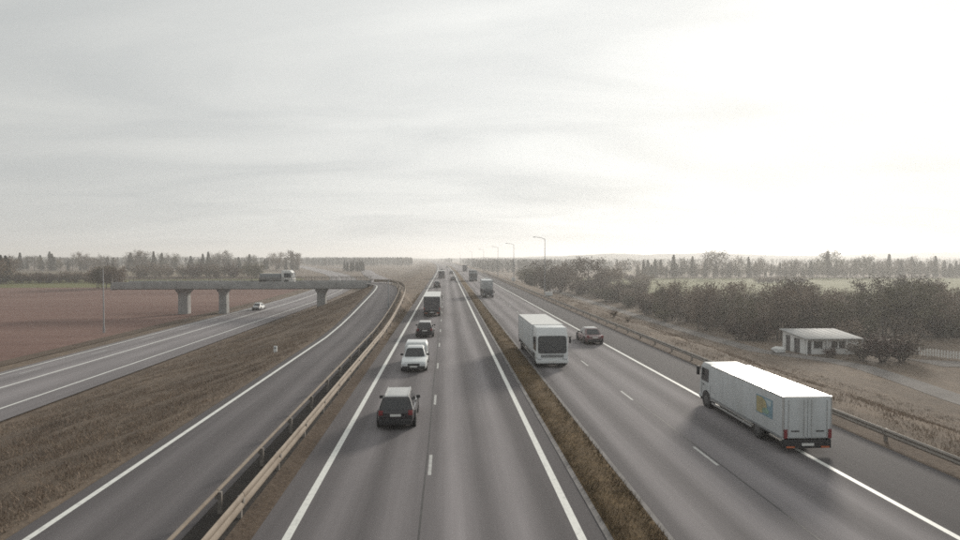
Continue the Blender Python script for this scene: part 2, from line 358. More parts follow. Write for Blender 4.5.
# lower motorway on the left, curving away beyond the bridge
LY = list(range(-40, 150, 10)) + list(range(150, 900, 20))
def lb(y): return 0.0 if y < 130 else (-6e-4*(y-130)**2 if y < 400 else -43.74-.324*(y-400))
def lslope(y): return 0.0 if y < 130 else (-12e-4*(y-130) if y < 400 else -.324)
def lrow(y, x0, x1, z):
    t = Vector((lslope(y), 1, 0)).normalized(); n = Vector((t.y, -t.x, 0)); c = Vector((-37.7+lb(y), y, z))
    a = c+n*(x0+37.7); b = c+n*(x1+37.7)
    return (tuple(a), tuple(b), y, x0+44.8, x1+44.8)
road_c = strip('lower_road', [lrow(y, -43.7, -30.6, -3.0) for y in LY], M_left)
for a, b in ((-33.3, -33.08), (-38.55, -38.3), (-42.9, -42.7)):
    strip('edge_line', [lrow(y, a, b, -2.994) for y in LY], M_paint, None, road_c)
dl = mesh('lane_dash', [(-.08, -1.5, 0), (.08, -1.5, 0), (.08, 1.5, 0), (-.08, 1.5, 0)], [(0, 1, 2, 3)], M_dash)
for k in range(12): link('lane_dash', dl, road_c, (-41.2, 25+k*11, -2.995))
strip('dirt_track', [((-48.4, y, -3.06), (-46.2, y, -3.06), y, 0, 2) for y in range(-20, 150, 10)], M_dirt)
# connecting road seen beyond the ramp
c2 = [(196, -23.5), (229, -25.5), (265, -30), (305, -37), (360, -48), (420, -58), (477, -68), (560, -95), (680, -150)]
rows = []
for i, (y, x) in enumerate(c2):
    w = 4.6; rows.append(((x-w, y, T(x-w, y)+.16), (x+w, y, T(x+w, y)+.16), y, 0, 4))
def dens(rows, n=4):
    o = []
    for a, b in zip(rows, rows[1:]):
        for k in range(n):
            t = k/n; f = lambda p, q: tuple(p[i]*(1-t)+q[i]*t for i in range(3))
            l = f(a[0], b[0]); r_ = f(a[1], b[1]); zz = max(T(l[0], l[1]), T(r_[0], r_[1]))+.18
            o.append(((l[0], l[1], zz), (r_[0], r_[1], zz), a[2]*(1-t)+b[2]*t, 0, 4))
    return o
strip('connecting_road', dens(rows), M_left)

# fields and gravel lane
def sheet(name, pts, m, z): return tag(link(name, mesh(name, [(x, y, z) for x, y in pts], [tuple(range(len(pts)))], m)), kind='structure')
def curve_left(y): return -46.8+lb(y)
fp = [(curve_left(y)-1.5, y) for y in (-30, 60, 150, 190, 215)]
sheet('ploughed_field', [(-420, -30)] + fp + [(-420, 222)], M_field, -3.085)
sheet('green_field', [(-520, 214), (-58, 209), (-74, 300), (-520, 268)], M_meadow, -3.10)
sheet('stubble_field', [(-700, 350), (-95, 355), (-150, 470), (-700, 480)], M_tan, -3.10)
sheet('meadow', [(62, 185), (420, 150), (460, 330), (70, 345)], M_meadow, -4.985)
sheet('far_meadow', [(120, 430), (900, 440), (900, 620), (160, 600)], M_tan, -4.98)
lane = [(43, 16)] + [tuple(P(u, v, -4.9).xy) for u, v in ((1040, 424), (960, 399), (900, 378), (862, 366), (826, 359), (790, 354.5), (758, 350))] + [(43.2, 95), (43, 115), (43, 150), (43, 230)]
rows = []
for i, (x, y) in enumerate(lane):
    a = Vector(lane[max(0, i-1)]); b = Vector(lane[min(len(lane)-1, i+1)]); t = (b-a).normalized(); n = Vector((t.y, -t.x)); w = 1.5
    rows.append(((x-n.x*w, y-n.y*w, -4.975), (x+n.x*w, y+n.y*w, -4.975), y, 0, 4))
strip('gravel_lane', rows, M_path)
sheet('gravel_yard', [tuple(P(u, v, -4.88).xy) for u, v in ((906, 358), (944, 366), (1000, 366), (1000, 362), (940, 360))], M_path, -4.97)
# distant hills
def hills(name, d, x0, x1, h, seed, m=M_hill):
    r_ = random.Random(seed); ph = [r_.random()*6 for _ in range(6)]; vs = []; n = 140; fs = []
    for i in range(n+1):
        x = x0+(x1-x0)*i/n; t = i/n
        hh = h*(.55+.25*math.sin(t*5+ph[0])+.14*math.sin(t*13+ph[1])+.06*math.sin(t*37+ph[2])+.03*math.sin(t*90+ph[3]))*min(1, 6*t, 6*(1-t))+r_.random()*1.4
        vs += [(x, d-260, -6), (x, d, hh), (x, d+500, -6)]
    for i in range(n): fs += [(3*i, 3*i+3, 3*i+4, 3*i+1), (3*i+1, 3*i+4, 3*i+5, 3*i+2)]
    tag(link(name, mesh(name, vs, fs, m, True)), kind='structure')
hills('hill', 1500, 120, 2000, 24, 3); hills('hill', 1950, -150, 2800, 33, 5); hills('hill', 1800, -2800, 60, 20, 8)

# ------------------------------------------------------------------ guardrails
PROF = [(0, .44), (.035, .47), (.05, .52), (.02, .575), (.0, .60), (.02, .625), (.05, .68), (.035, .73), (0, .76)]
PROF = PROF + [(a-.012, z) for a, z in reversed(PROF)]
PROF = [(a*1.2, .30+(z-.44)*1.66) for a, z in PROF]
TUBE = [(-.04, .69), (.0, .68), (.05, .69), (.06, .73), (.05, .77), (0, .78), (-.04, .77), (-.05, .73)]
def guardrail(pts, side, label, step=4.0, m=M_rail, cat='guardrail', prof=None, drop=0.0):
    """pts = path (x, y, ground z); side = +1: corrugated face looks to the right of the path"""
    root = empty('guardrail', pts[0], 0, label, cat)
    org = Vector(pts[0]); P3 = [Vector(p) for p in pts]
    L = [0]
    for a, b in zip(P3, P3[1:]): L.append(L[-1]+(b-a).length)
    def at(s):
        for i in range(len(P3)-1):
            if s <= L[i+1] or i == len(P3)-2: return P3[i].lerp(P3[i+1], min(1.0, (s-L[i])/(L[i+1]-L[i])))
    def nrm(s):
        t = (at(min(L[-1], s+.4))-at(max(0, s-.4))); t.z = 0; t.normalize(); return Vector((t.y, -t.x, 0))*side
    n = max(1, int(L[-1]/step)); ds = L[-1]/n
    for k in range(n):
        secs = []
        for q in ((k*ds+.012), (k+.5)*ds, ((k+1)*ds-.012)):
            p = at(q)-org; nn = nrm(q); secs.append([p+nn*(.09+a)+Vector((0, 0, z+(.006 if k % 2 else 0))) for a, z in (prof or PROF)])
        MB().loft(secs).build('beam', m, root, smooth=True, sharp=35)
        p = at(k*ds)-org; nn = nrm(k*ds); t = Vector((-nn.y, nn.x, 0))
        pm = MB(); b4 = [p-nn*.06-t*.05, p+nn*.06-t*.05, p+nn*.06+t*.05, p-nn*.06+t*.05]
        pm.hexa([q+Vector((0, 0, -.35)) for q in b4], [q+Vector((0, 0, .72-drop)) for q in b4])
        b5 = [p+nn*.06-t*.07, p+nn*.135-t*.07, p+nn*.135+t*.07, p+nn*.06+t*.07]
        pm.hexa([q+Vector((0, 0, .50-drop)) for q in b5], [q+Vector((0, 0, .70-drop)) for q in b5])
        pm.build('post', M_postm, root)
    return root
def railpath(off):
    o = []
    for (y, x) in [(6, -7.75)] + RR[1:]:
        o.append((x, y))
    res = []
    for i, (x, y) in enumerate(o):
        a = Vector(o[max(0, i-1)]); b = Vector(o[min(len(o)-1, i+1)]); t = (b-a).normalized(); n = Vector((t.y, -t.x))
        px, py = x+n.x*off, y+n.y*off
        res.append((px, py, max(ramp_z(y)*(1 if off < .8 else .93), T(px, py)+.06)))
    return res
guardrail(railpath(.45), -1, 'rusty steel guardrail edging the slip road, curving onto the bridge', prof=TUBE)
guardrail(railpath(1.2), 1, 'tan corrugated guardrail facing the busy main carriageway')
guardrail([(19.85, y, -.02) for y in (8, 100, 200, 300)], -1, 'grey roadside guardrail beyond the right-hand shoulder, near the white building', m=M_steel, prof=[(a, .26+(z-.30)*.62) for a, z in PROF], drop=.16)
sheetd = [((19.12+bend(y), y, -.012), (21.4+bend(y)+.25*math.sin(y*1.7), y, -.065), y, 0, 2) for y in list(range(-20, 300, 3))]
strip('verge_dirt', sheetd, M_dirt)
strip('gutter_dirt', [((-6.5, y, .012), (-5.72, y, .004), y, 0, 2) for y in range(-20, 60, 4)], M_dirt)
strip('barrier_shade_strip', [((-7.76, y, .012), (-6.5, y, .012), y, 0, .6) for y in range(-20, 60, 4)], earth('rail_gap_shade', [(.035, .032, .030), (.050, .045, .041), (.068, .060, .053)], .6, 6))  # shade between the two guardrails, painted as a very dark ground strip

# ------------------------------------------------------------------ bridge
def bridge():
    x0, x1, y0, y1, zd = -65.0, -15.7, 113.1, 119.1, 2.85
    r_ = empty('road_bridge', (-40, 116, -3), 0, 'concrete road bridge on single piers over the lower carriageway', 'bridge')
    o = Vector((-40, 116, -3))
    def b(name, m, *bx, bevel=0, p=r_): 
        k = [bx[0]-o.x, bx[1]-o.x, bx[2]-o.y, bx[3]-o.y, bx[4]-o.z, bx[5]-o.z]
        return MB().box(*k).build(name, m, p, bevel)
    b('deck', M_conc, x0, x1, y0, y1, zd-.42, zd)
    dk = b('road_surface', M_lane, x0, x1, y0+.5, y1-.5, zd+.002, zd+.012)
    for yy in (y0+.9, y0+2.9, y1-1.3): b('girder', M_conc, x0+.3, x1-.2, yy, yy+.45, zd-1.0, zd-.42)
    for ya, yb in ((y0-.12, y0+.2), (y1-.2, y1+.12)):
        n = 8; w = (x1-x0)/n
        for k in range(n): b('edge_beam', M_conc, x0+k*w+.015, x0+(k+1)*w-.015, ya, yb, zd-.80, zd+.55, bevel=.02)
    for yy in (y0+.04, y1-.04):
        n = 24
        rail = b('handrail', M_steel, x0, x1, yy-.05, yy+.05, zd+1.30, zd+1.40)
        b('handrail', M_steel, x0, x1, yy-.03, yy+.03, zd+.92, zd+.98)
        for k in range(n+1):
            xx = x0+.1+(x1-x0-.2)*k/n; b('baluster', M_steel, xx-.05, xx+.05, yy-.035, yy+.035, zd+.55, zd+1.34)
    for px, py, w in ((-52.4, 115.6, 1.0), (-44.9, 116.2, .8), (-25.2, 115.4, .9)):
        g = T(px, py)-.4; m_ = MB()
        px -= o.x; py -= o.y; g -= o.z; zt = zd-1.0-o.z
        def ring(hw, hd, z): return [(px-hw, py-hd, z), (px+hw, py-hd, z), (px+hw, py+hd, z), (px-hw, py+hd, z)]
        m_.loft([ring(w*.95, .75, g), ring(w*.9, .75, zt-1.25), ring(w*.92, .85, zt-.75), ring(w*1.2, 1.2, zt-.3), ring(w*1.25, 1.3, zt)])
        m_.build('pier', M_conc, r_, .05)
    # abutment where the deck meets the ramp embankment
    b('abutment', M_conc, x1-1.0, x1+.3, y0+.1, y1-.1, -1.0, zd-1.0)
    b('abutment', M_conc, x0-.25, x0+.05, y0, y1, zd-1.05, zd-.02)
    return r_
bridge()

# ------------------------------------------------------------------ lamp posts
def lamp_post(loc, h, label, group, arm=2.6, side=-1):
    r_ = empty('lamp_post', loc, 0, label, 'lamp post', group)
    MB().cyl((0, 0, -.3), (0, 0, h), .12, .06, 10).cyl((0, 0, -.1), (0, 0, .9), .16, .15, 10).build('pole', M_pole, r_, smooth=True, sharp=40)
    if arm:
        a = MB(); q = [(0, 0, h-.05), (side*arm*.35, 0, h+.28), (side*arm*.8, 0, h+.45)]
        for p0, p1 in zip(q, q[1:]): a.cyl(p0, p1, .055, .045, 8)
        a.build('arm', M_pole, r_, smooth=True, sharp=40)
        x0, x1 = side*arm*.78, side*arm*1.08
        MB().hexa([(min(x0, x1), -.13, h+.38), (max(x0, x1), -.13, h+.38), (max(x0, x1), .13, h+.38), (min(x0, x1), .13, h+.38)],
                  [(min(x0, x1)+.1, -.08, h+.53), (max(x0, x1)-.1, -.08, h+.53), (max(x0, x1)-.1, .08, h+.53), (min(x0, x1)+.1, .08, h+.53)]).build('lamp_head', M_grey, r_, .02)
    return r_
nm = ['nearest', 'second nearest', 'third nearest', 'fourth nearest', 'fifth nearest', 'farthest']
for i, u in enumerate((545.5, 514, 498, 484, 474, 466)):
    y = 22.6*FPX/(u-VPU)
    lamp_post((22.6+bend(y), y, T(22.6+bend(y), y)), 12.6, f'{nm[i]} of the tall single-arm lamp posts along the right roadside', 'lamp posts along the right roadside')
p = P(104, 332.5, -3.05); lamp_post(p, 9.6, 'pale bare pole standing at the edge of the ploughed field', None, arm=0)
p = P(384.5, 312, .9); lamp_post((-8.05, 79, ramp_z(79)), 4.0, 'thin pale pole beside the slip road near the bridge end', None, arm=0)

# ------------------------------------------------------------------ vehicles
def wheel(parent, x, y, r, w, side):
    t = MB().cyl((x-w/2, y, r), (x+w/2, y, r), r, r, 18).build('wheel', M_tyre, parent, .02)
    xo = x+side*(w/2+.004)
    MB().cyl((xo, y, r), (xo+side*.012, y, r), r*.62, r*.56, 14).build('rim', M_rim, t, smooth=True, sharp=30)
    return t
def lerpq(q, a, b):     # bilinear point on a quad (p00, p10, p11, p01)
    p00, p10, p11, p01 = [Vector(v) for v in q]
    return p00*(1-a)*(1-b)+p10*a*(1-b)+p11*a*b+p01*(1-a)*b
def pane(parent, q, a0, a1, b0, b1, name='window', m=None, th=.008, out=None):
    c = [lerpq(q, a0, b0), lerpq(q, a1, b0), lerpq(q, a1, b1), lerpq(q, a0, b1)]
    n = (c[1]-c[0]).cross(c[3]-c[0]).normalized()
    c = [p+n*.004 for p in c]
    if name in ('windscreen', 'rear_window'):
        w_ = (c[1]-c[0]).length; h_ = (c[3]-c[0]).length; r = min(w_, h_)*.14; o8 = []
        for i in range(4):
            pv, nx_ = c[i-1], c[(i+1) % 4]; o8 += [c[i]+(pv-c[i]).normalized()*r, c[i]+((pv-c[i]).normalized()+(nx_-c[i]).normalized())*r*.3, c[i]+(nx_-c[i]).normalized()*r]
        k = len(o8); return MB().add(o8+[p+n*th for p in o8], [tuple(range(k-1, -1, -1)), tuple(range(k, 2*k))]+[(i, (i+1) % k, (i+1) % k+k, i+k) for i in range(k)]).build(name, m or M_glass, parent)
    return MB().slab(c, th).build(name, m or M_glass, parent)
def car(name, label, loc, rz, L, W, H, paint, style='suv', roofm=None, group=None, cat='car', rimm=None, wrap=None):
    """car facing local +Y"""
    r_ = empty(name, loc, rz, label, cat, group)
    w = W/2; zb = .20; belt = H*.60; hood = H*.56
    if style == 'sedan': prof = [(-.5, belt*.86), (-.47, belt*.98), (-.33, belt*1.0), (-.2, belt*1.01), (.18, belt), (.24, hood*1.02), (.40, hood*.93), (.475, hood*.80), (.5, hood*.62)]
    elif style == 'pickup': prof = [(-.5, belt*.95), (-.48, belt), (-.1, belt), (.22, belt), (.28, hood*1.06), (.42, hood), (.48, hood*.90), (.5, hood*.66)]
    else: prof = [(-.5, belt*.92), (-.485, belt*1.0), (-.3, belt*1.03), (.18, belt), (.25, hood*1.04), (.41, hood*.95), (.48, hood*.84), (.5, hood*.64)]
    secs = []
    for t, zt in prof:
        e = 1-.15*max(0, (abs(t)-.40)/.10)**1.6; y = t*L
        zl = zb+(.10 if abs(t) > .47 else 0)
        hp = [(.86*e, zl), (.97*e, zl+.10), (1.0*e, zl+.42*(zt-zl)), (.985*e, zl+.72*(zt-zl)), (.93*e, zt-.035), (.82*e, zt)]
        secs.append([(a*w, y, z) for a, z in hp]+[(-a*w, y, z) for a, z in reversed(hp)])
    body = MB().loft(secs).build('body', paint, r_, smooth=True, sharp=38)
    # cabin
    gy = dict(suv=((-.488, .255), (-.40, .10)), hatch=((-.488, .26), (-.36, .08)), sedan=((-.36, .25), (-.19, .08)), pickup=((-.10, .27), (-.05, .14)))[style]
    yb0, yb1 = gy[0][0]*L, gy[0][1]*L; yt0, yt1 = gy[1][0]*L, gy[1][1]*L
    bw, tw = w*.90, w*.66; zb_ = belt-.03; zt_ = H
    A = [(-bw, yb0, zb_), (bw, yb0, zb_), (bw, yb1, zb_), (-bw, yb1, zb_)]; B = [(-tw, yt0, zt_), (tw, yt0, zt_), (tw, yt1, zt_), (-tw, yt1, zt_)]
    cabin = MB().hexa(A, B).build('cabin', paint, r_, .13)
    rear = (A[0], A[1], B[1], B[0]); front = (A[2], A[3], B[3], B[2]); right = (A[1], A[2], B[2], B[1]); left = (A[3], A[0], B[0], B[3])
    pane(cabin, rear, .10, .90, .14, .84, 'rear_window'); pane(cabin, front, .05, .95, .06, .90, 'windscreen')
    for q, rv in ((right, False), (left, True)):
        spans = ((.07, .28), (.31, .55), (.58, .88)) if style in ('suv',) else ((.10, .46), (.50, .86))
        for a, b_ in spans:
            if rv: a, b_ = 1-b_, 1-a
            pane(cabin, q, a, b_, .12, .86, 'side_window')
    # roof skin with two shallow rails
    rm = roofm or paint
    MB().hexa([(-tw*.95, yt0+.06, zt_-.01), (tw*.95, yt0+.06, zt_-.01), (tw*.95, yt1-.06, zt_-.01), (-tw*.95, yt1-.06, zt_-.01)],
              [(-tw*.82, yt0+.2, zt_+.035), (tw*.82, yt0+.2, zt_+.035), (tw*.82, yt1-.2, zt_+.035), (-tw*.82, yt1-.2, zt_+.035)]).build('roof', rm, cabin, .015)
    if style == 'suv':
        for s in (-1, 1): MB().box(s*tw*.90-.02, s*tw*.90+.02, yt0+.15, yt1-.1, zt_+.01, zt_+.05).build('roof_rail', rm, cabin)
    if wrap:        # bright strip along the rear pillar
        for s in (-1, 1):
            q = right if s > 0 else left
            a0, a1 = (.0, .06) if s > 0 else (.94, 1.0)
            pane(cabin, q, a0, a1, .1, .98, 'pillar_trim', wrap, .012)
    # bumpers, lights, plates
    y0, y1 = -L/2, L/2
    MB().box(-w*.82, w*.82, y0-.06, y0+.2, .26, .26+.20*H).build('rear_bumper', M_black, r_, .07)
    MB().box(-w*.86, w*.86, y1-.12, y1+.05, .24, .24+.16*H).build('front_bumper', M_black if style != 'sedan' else paint, r_, .04)
    for s in (-1, 1):
        MB().box(min(s*w*.64, s*w*.86), max(s*w*.64, s*w*.86), y0-.022, y0+.16, belt*.80, belt*1.04).build('tail_light', M_red, r_, .02)
        MB().box(min(s*w*.56, s*w*.88), max(s*w*.56, s*w*.88), y1-.20, y1+.012, hood*.62, hood*.80).build('headlight', M_lamp, r_, .02)
        MB().hexa([(s*w*.93-.02, yb1-.62, belt+.02), (s*w*1.13, yb1-.62, belt+.02), (s*w*1.13, yb1-.50, belt+.02), (s*w*.93, yb1-.50, belt+.02)] if s > 0 else
                  [(s*w*1.13, yb1-.62, belt+.02), (s*w*.93+.02, yb1-.62, belt+.02), (s*w*.93, yb1-.50, belt+.02), (s*w*1.13, yb1-.50, belt+.02)],
                  [(s*w*.93-.02, yb1-.60, belt+.17), (s*w*1.12, yb1-.60, belt+.17), (s*w*1.12, yb1-.52, belt+.17), (s*w*.93, yb1-.52, belt+.17)] if s > 0 else
                  [(s*w*1.12, yb1-.60, belt+.17), (s*w*.93+.02, yb1-.60, belt+.17), (s*w*.93, yb1-.52, belt+.17), (s*w*1.12, yb1-.52, belt+.17)]).build('mirror', M_black, r_, .015)
    MB().box(-.26, .26, y0-.03, y0+.05, belt*.74, belt*.74+.115).build('number_plate', M_plate, r_)
    MB().box(-.26, .26, y1+.03, y1+.065, .40, .51).build('number_plate', M_plate, r_)
    MB().box(-w*.46, w*.46, y1-.1, y1+.02, hood*.58, hood*.76).build('grille', M_black, r_, .02)
    rr = .335 if style != 'suv' else .36
    for s in (-1, 1):
        for yy in (-.30*L, .315*L): 
            wheel(r_, s*(w-.11), yy, rr, .23, s)
            MB().cyl((s*(w-.06), yy, rr+.02), (s*(w+.004), yy, rr+.02), rr+.085, rr+.075, 18).build('wheel_arch', M_black, body)
    return r_

BX = M_side
def box_truck(name, label, loc, rz, L, W, H, cab_len, box_m, roof_m, cab_m, gap=.12, cab_h=None, axles=(.3,), detail=True, group=None, decal=False, box_z=.95, rear_m=None, cat='truck', slope=.25, skirt=True, zb=None, zt=.72, bump_z=.50):
    """rigid truck facing local +Y; the cargo box ends at -L/2, the cab front is at +L/2"""
    r_ = empty(name, loc, rz, label, cat, group)
    w = W/2; y0, y1 = -L/2, L/2; yc = y1-cab_len; ch = cab_h or H
    MB().box(-w*.42, w*.42, y0+.15, y1-.5, .34, box_z-.02).build('chassis', M_black, r_)
    bx = MB().box(-w, w, y0, yc-gap, box_z, H-.03).build('cargo_box', box_m, r_, .03)
    MB().box(-w+.012, w-.012, y0+.012, yc-gap-.012, H-.028, H).build('roof_panel', roof_m, bx)
    if rear_m: MB().box(-w+.06, w-.06, y0-.02, y0-.002, box_z+.08, H-.12).build('rear_curtain', rear_m, bx)
    if detail:
        for s in (-1, 1):     # corner posts, bottom rails and upright panel seams
            MB().box(s*w-.028, s*w+.028, y0-.012, y0+.05, box_z-.04, H+.004).build('corner_post', M_silver, bx)
            MB().box(s*w-.02, s*w+.02, y0+.05, yc-gap, box_z-.045, box_z+.05).build('bottom_rail', M_grey, bx)
            MB().box(s*w-.02, s*w+.02, y0+.05, yc-gap, H-.045, H+.004).build('top_rail', M_silver, bx)
            n = max(2, int((L-cab_len)/1.25))
            for k in range(1, n):
                yy = y0+(yc-gap-y0)*k/n; MB().box(s*w-.004, s*w+.004, yy-.012, yy+.012, box_z+.06, H-.05).build('panel_seam', M_side, bx)
        if not rear_m:
            for s in (-1, 1):
                dmb = MB().box(min(s*.012, s*(w-.045)), max(s*.012, s*(w-.045)), y0-.03, y0-.002, box_z+.06, H-.1).build('rear_door', box_m, bx, .008)
                for xx in (s*.16, s*(w-.2)): MB().cyl((xx, y0-.045, box_z+.1), (xx, y0-.045, H-.14), .014, .014, 6).build('lock_rod', M_silver, dmb)
                MB().box(s*w*.52-.17, s*w*.52+.17, y0-.055, y0-.03, box_z+.30, box_z+.345).build('door_handle', M_black, dmb)
    MB().box(-w*.98, w*.98, y0-.06, y0+.16, bump_z, box_z-.04).build('rear_bumper', M_black, r_, .02)
    for s in (-1, 1):
        MB().box(min(s*w*.99, s*w*.86), max(s*w*.99, s*w*.86), y0-.065, y0-.035, box_z+.02, box_z+.40).build('tail_light', M_red, r_)
        MB().box(min(s*w*.9, s*w*.55), max(s*w*.9, s*w*.55), y0-.075, y0-.055, bump_z+.02, bump_z+.09).build('reflector', M_amber, r_)
    MB().box(-.26, .26, y0-.08, y0-.06, bump_z+.11, bump_z+.22).build('number_plate', M_plate, r_)
    # cab: sloped nose
    zc0 = .55; zb = zb or (1.18 if ch > 2.6 else 1.02)
    sl = slope
    lower = [(-w*.97, yc, zc0-.12), (w*.97, yc, zc0-.12), (w*.97, y1, zc0-.12), (-w*.97, y1, zc0-.12)]
    mid = [(-w*.97, yc, zb), (w*.97, yc, zb), (w*.97, y1, zb), (-w*.97, y1, zb)]
    top = [(-w*.92, yc, ch), (w*.92, yc, ch), (w*.92, y1-sl, ch), (-w*.92, y1-sl, ch)]
    zm = zb+(ch-zb)*zt; k_ = zt**1.6
    hi = [(-w*.955, yc, zm), (w*.955, yc, zm), (w*.955, y1-sl*k_*.55, zm), (-w*.955, y1-sl*k_*.55, zm)]
    cab = MB().loft([lower, mid, hi, top]).build('cab', cab_m, r_, .06)
    wt = .97 if ch < 2.6 else 1.0
    fq = (mid[2], mid[3], hi[3], hi[2])
    pane(cab, fq, .045, .955, .06, 1.0*wt, 'windscreen', th=.015)
    for q in ((mid[1], mid[2], hi[2], hi[1]), (mid[3], mid[0], hi[0], hi[3])):
        lft = q[0][0] < 0
        a0, a1 = (.24, .86); 
        if lft: a0, a1 = 1-a1, 1-a0
        pane(cab, q, a0, a1, .16, .90, 'side_window', th=.012)
        pane(cab, (lower[1], lower[2], mid[2], mid[1]) if not lft else (lower[3], lower[0], mid[0], mid[3]), .60 if not lft else .30, .70 if not lft else .40, .88, .96, 'door_handle', M_black, .02)
    for s in (-1, 1):
        MB().cyl((s*w*.1, y1+.03, zb+.08), (s*w*.62, y1-.01, zb+.34), .014, .010, 5).build('wiper', M_black, cab)
        MB().box(s*w*.972-.006, s*w*.972+.006, y1-.28, y1-.26, .62, zb).box(s*w*.972-.006, s*w*.972+.006, yc+.12, yc+.14, .62, zb).build('door_seam', M_black, cab)
    MB().box(-w*.70, w*.70, y1-.03, y1+.022, .80, .99).build('grille', M_black, cab, .01)
    for z in (.845, .93): MB().box(-w*.68, w*.68, y1+.018, y1+.035, z, z+.022).build('grille_bar', cab_m, cab)
    MB().box(-w*.985, w*.985, y1-.10, y1+.06, .36, .62).build('front_bumper', cab_m if detail else M_black, r_, .04)
    MB().box(-w*.9, w*.9, y1-.12, y1+.05, .26, .355).build('air_dam', M_black, r_, .01)
    MB().box(-.26, .26, y1+.062, y1+.075, .43, .54).build('number_plate', M_plate, r_)
    for s in (-1, 1):
        MB().box(min(s*w*.92, s*w*.68), max(s*w*.92, s*w*.68), y1-.02, y1+.07, .64, .82).build('headlight', M_lamp, cab, .02)
        MB().box(min(s*w*.94, s*(w+.28)), max(s*w*.94, s*(w+.2)), y1-.16, y1-.13, zm-.1, zm-.06).box(min(s*(w+.05), s*(w+.20)), max(s*(w+.05), s*(w+.20)), y1-.20, y1-.08, zm-.56, zm-.06).build('mirror', M_black, cab, .015)
    wr = .46 if H > 2.7 else .40
    ax = [y1-min(1.3, cab_len*.62)] + [y0+(yc-y0)*t for t in axles]
    for yy in ax:
        for s in (-1, 1):
            wheel(r_, s*(w-.16), yy, wr, .29, s)
        MB().cyl((-w+.3, yy, wr), (w-.3, yy, wr), .07, .07, 8).build('axle', M_black, r_)
    for s in (-1, 1):
        fy = ax[0]; MB().cyl((s*(w-.3), fy, wr+.03), (s*(w-.01), fy, wr+.03), wr+.12, wr+.10, 16).build('wheel_arch', M_black, cab)
    if skirt:
        ya, yb = ax[1]+wr+.2, ax[0]-wr-.2
        for s in (-1, 1):
            for z in ((.50, .74) if box_z > .8 else (.32, .50)): MB().box(s*(w-.06)-.02, s*(w-.06)+.02, ya, yb, z, z+.09).build('side_guard', M_silver, r_)
            MB().box(s*(w-.5)-.16, s*(w-.5)+.16, ya+.2, ya+1.3, .36, box_z-.06).build('fuel_tank', M_black, r_, .04)
            for yy in ax[1:]: MB().box(s*(w-.02)-.29 if s > 0 else -w+.02, s*(w-.02) if s > 0 else -w+.31, yy-wr-.1, yy-wr-.07, .35, box_z-.05).build('mudflap', M_black, r_)
    return r_, bx

def g(u, v): p = P(u, v); return p.x, p.y
# --- main carriageway, left lane
car('suv', 'black SUV with silver roof, seen from behind, nearest in the left lane', (-2.42, 26.8+2.05, 0), 0, 4.1, 1.88, 1.52, M_dark, 'suv', M_silver, wrap=M_silver)
pk = car('pickup', 'white pickup with canopy driving towards the camera behind the black SUV', (-2.33, 40.1+2.75, 0), math.pi, 5.4, 1.9, 1.55, M_white, 'pickup', cat='pickup')
cn = MB().loft([[(-.90, -2.66, .95), (.90, -2.66, .95), (.90, -.72, .95), (-.90, -.72, .95)], [(-.88, -2.6, 1.35), (.88, -2.6, 1.35), (.88, -.74, 1.35), (-.88, -.74, 1.35)], [(-.76, -2.45, 1.66), (.76, -2.45, 1.66), (.76, -.80, 1.66), (-.76, -.80, 1.66)]]).build('canopy', M_white, pk, .05)
for s in (-1, 1): MB().box(s*.885-.01, s*.885+.01, -2.3, -1.0, 1.08, 1.34).build('side_window', M_glass, cn)
car('hatchback', 'dark hatchback with pale roof in the left lane, just ahead of the white pickup', (-2.2, 57.6+2.1, 0), 0, 4.2, 1.86, 1.52, M_dark, 'hatch', M_silver)
box_truck('box_truck', 'dark-backed box truck with pale roof in the left lane', (-1.95, 77.5+6.5, 0), 0, 13, 2.3, 2.85, 1.7, M_grey, M_roofw, M_white, rear_m=M_tarp, axles=(.14, .26), detail=False, cab_h=2.6)
car('estate_car', 'dark car ahead of the dark-backed box truck in the left lane', (-2.4, 150+2.3, 0), 0, 4.6, 1.9, 1.75, M_dark, 'suv', M_grey)
box_truck('box_truck', 'far white box truck with dark rear in the left lane', (-1.75, 216+4, 0), 0, 8, 2.45, 3.0, 1.6, M_white, M_roofw, M_white, rear_m=M_tarp, axles=(.2,), detail=False, cab_h=2.6)
car('sedan', 'nearer of the two dark cars in the right-hand lane of the main carriageway', (2.5, 196+2.2, 0), 0, 4.4, 1.9, 1.5, M_dark, 'sedan')
car('sedan', 'farther of the two dark cars in the right-hand lane of the main carriageway', (2.55, 272+2.2, 0), 0, 4.4, 1.85, 1.5, M_navy, 'sedan')
car('sedan', 'tiny far dark car in the left lane beyond the far white box truck', (-2.3+bend(318), 318, 0), 0, 4.4, 1.85, 1.55, M_dark, 'hatch')
car('sedan', 'tiny farthest pale car on the main carriageway near the vanishing point', (2.3+bend(430), 430, 0), 0, 4.4, 1.85, 1.55, M_silver, 'sedan')
# --- opposite carriageway
box_truck('box_truck', 'white box truck with large dark windscreen driving towards the camera', (7.93, 41.3+5.0, 0), math.pi, 10.0, 2.46, 3.02, 2.0, M_side, M_roofw, M_white, cab_h=2.99, gap=.06, axles=(.2,), box_z=.9, slope=.36, zb=1.0, zt=.70)
car('sedan', 'silver-roofed wine-red sedan seen from behind, beside the oncoming white truck', (14.05, 51.9+2.2, 0), 0, 4.4, 1.82, 1.42, M_maroon, 'sedan', M_silver)
tr, tbx = box_truck('box_truck', 'white box truck with yellow and blue side emblem, half on the shoulder', (15.31, 22.6+4.15, 0), R(-1.4), 8.3, 2.06, 2.42, 1.45, M_side, M_roofw, M_side, gap=.015, axles=(.30,), cab_h=2.418, box_z=.64, slope=.40, bump_z=.24, zb=1.25, zt=.82)
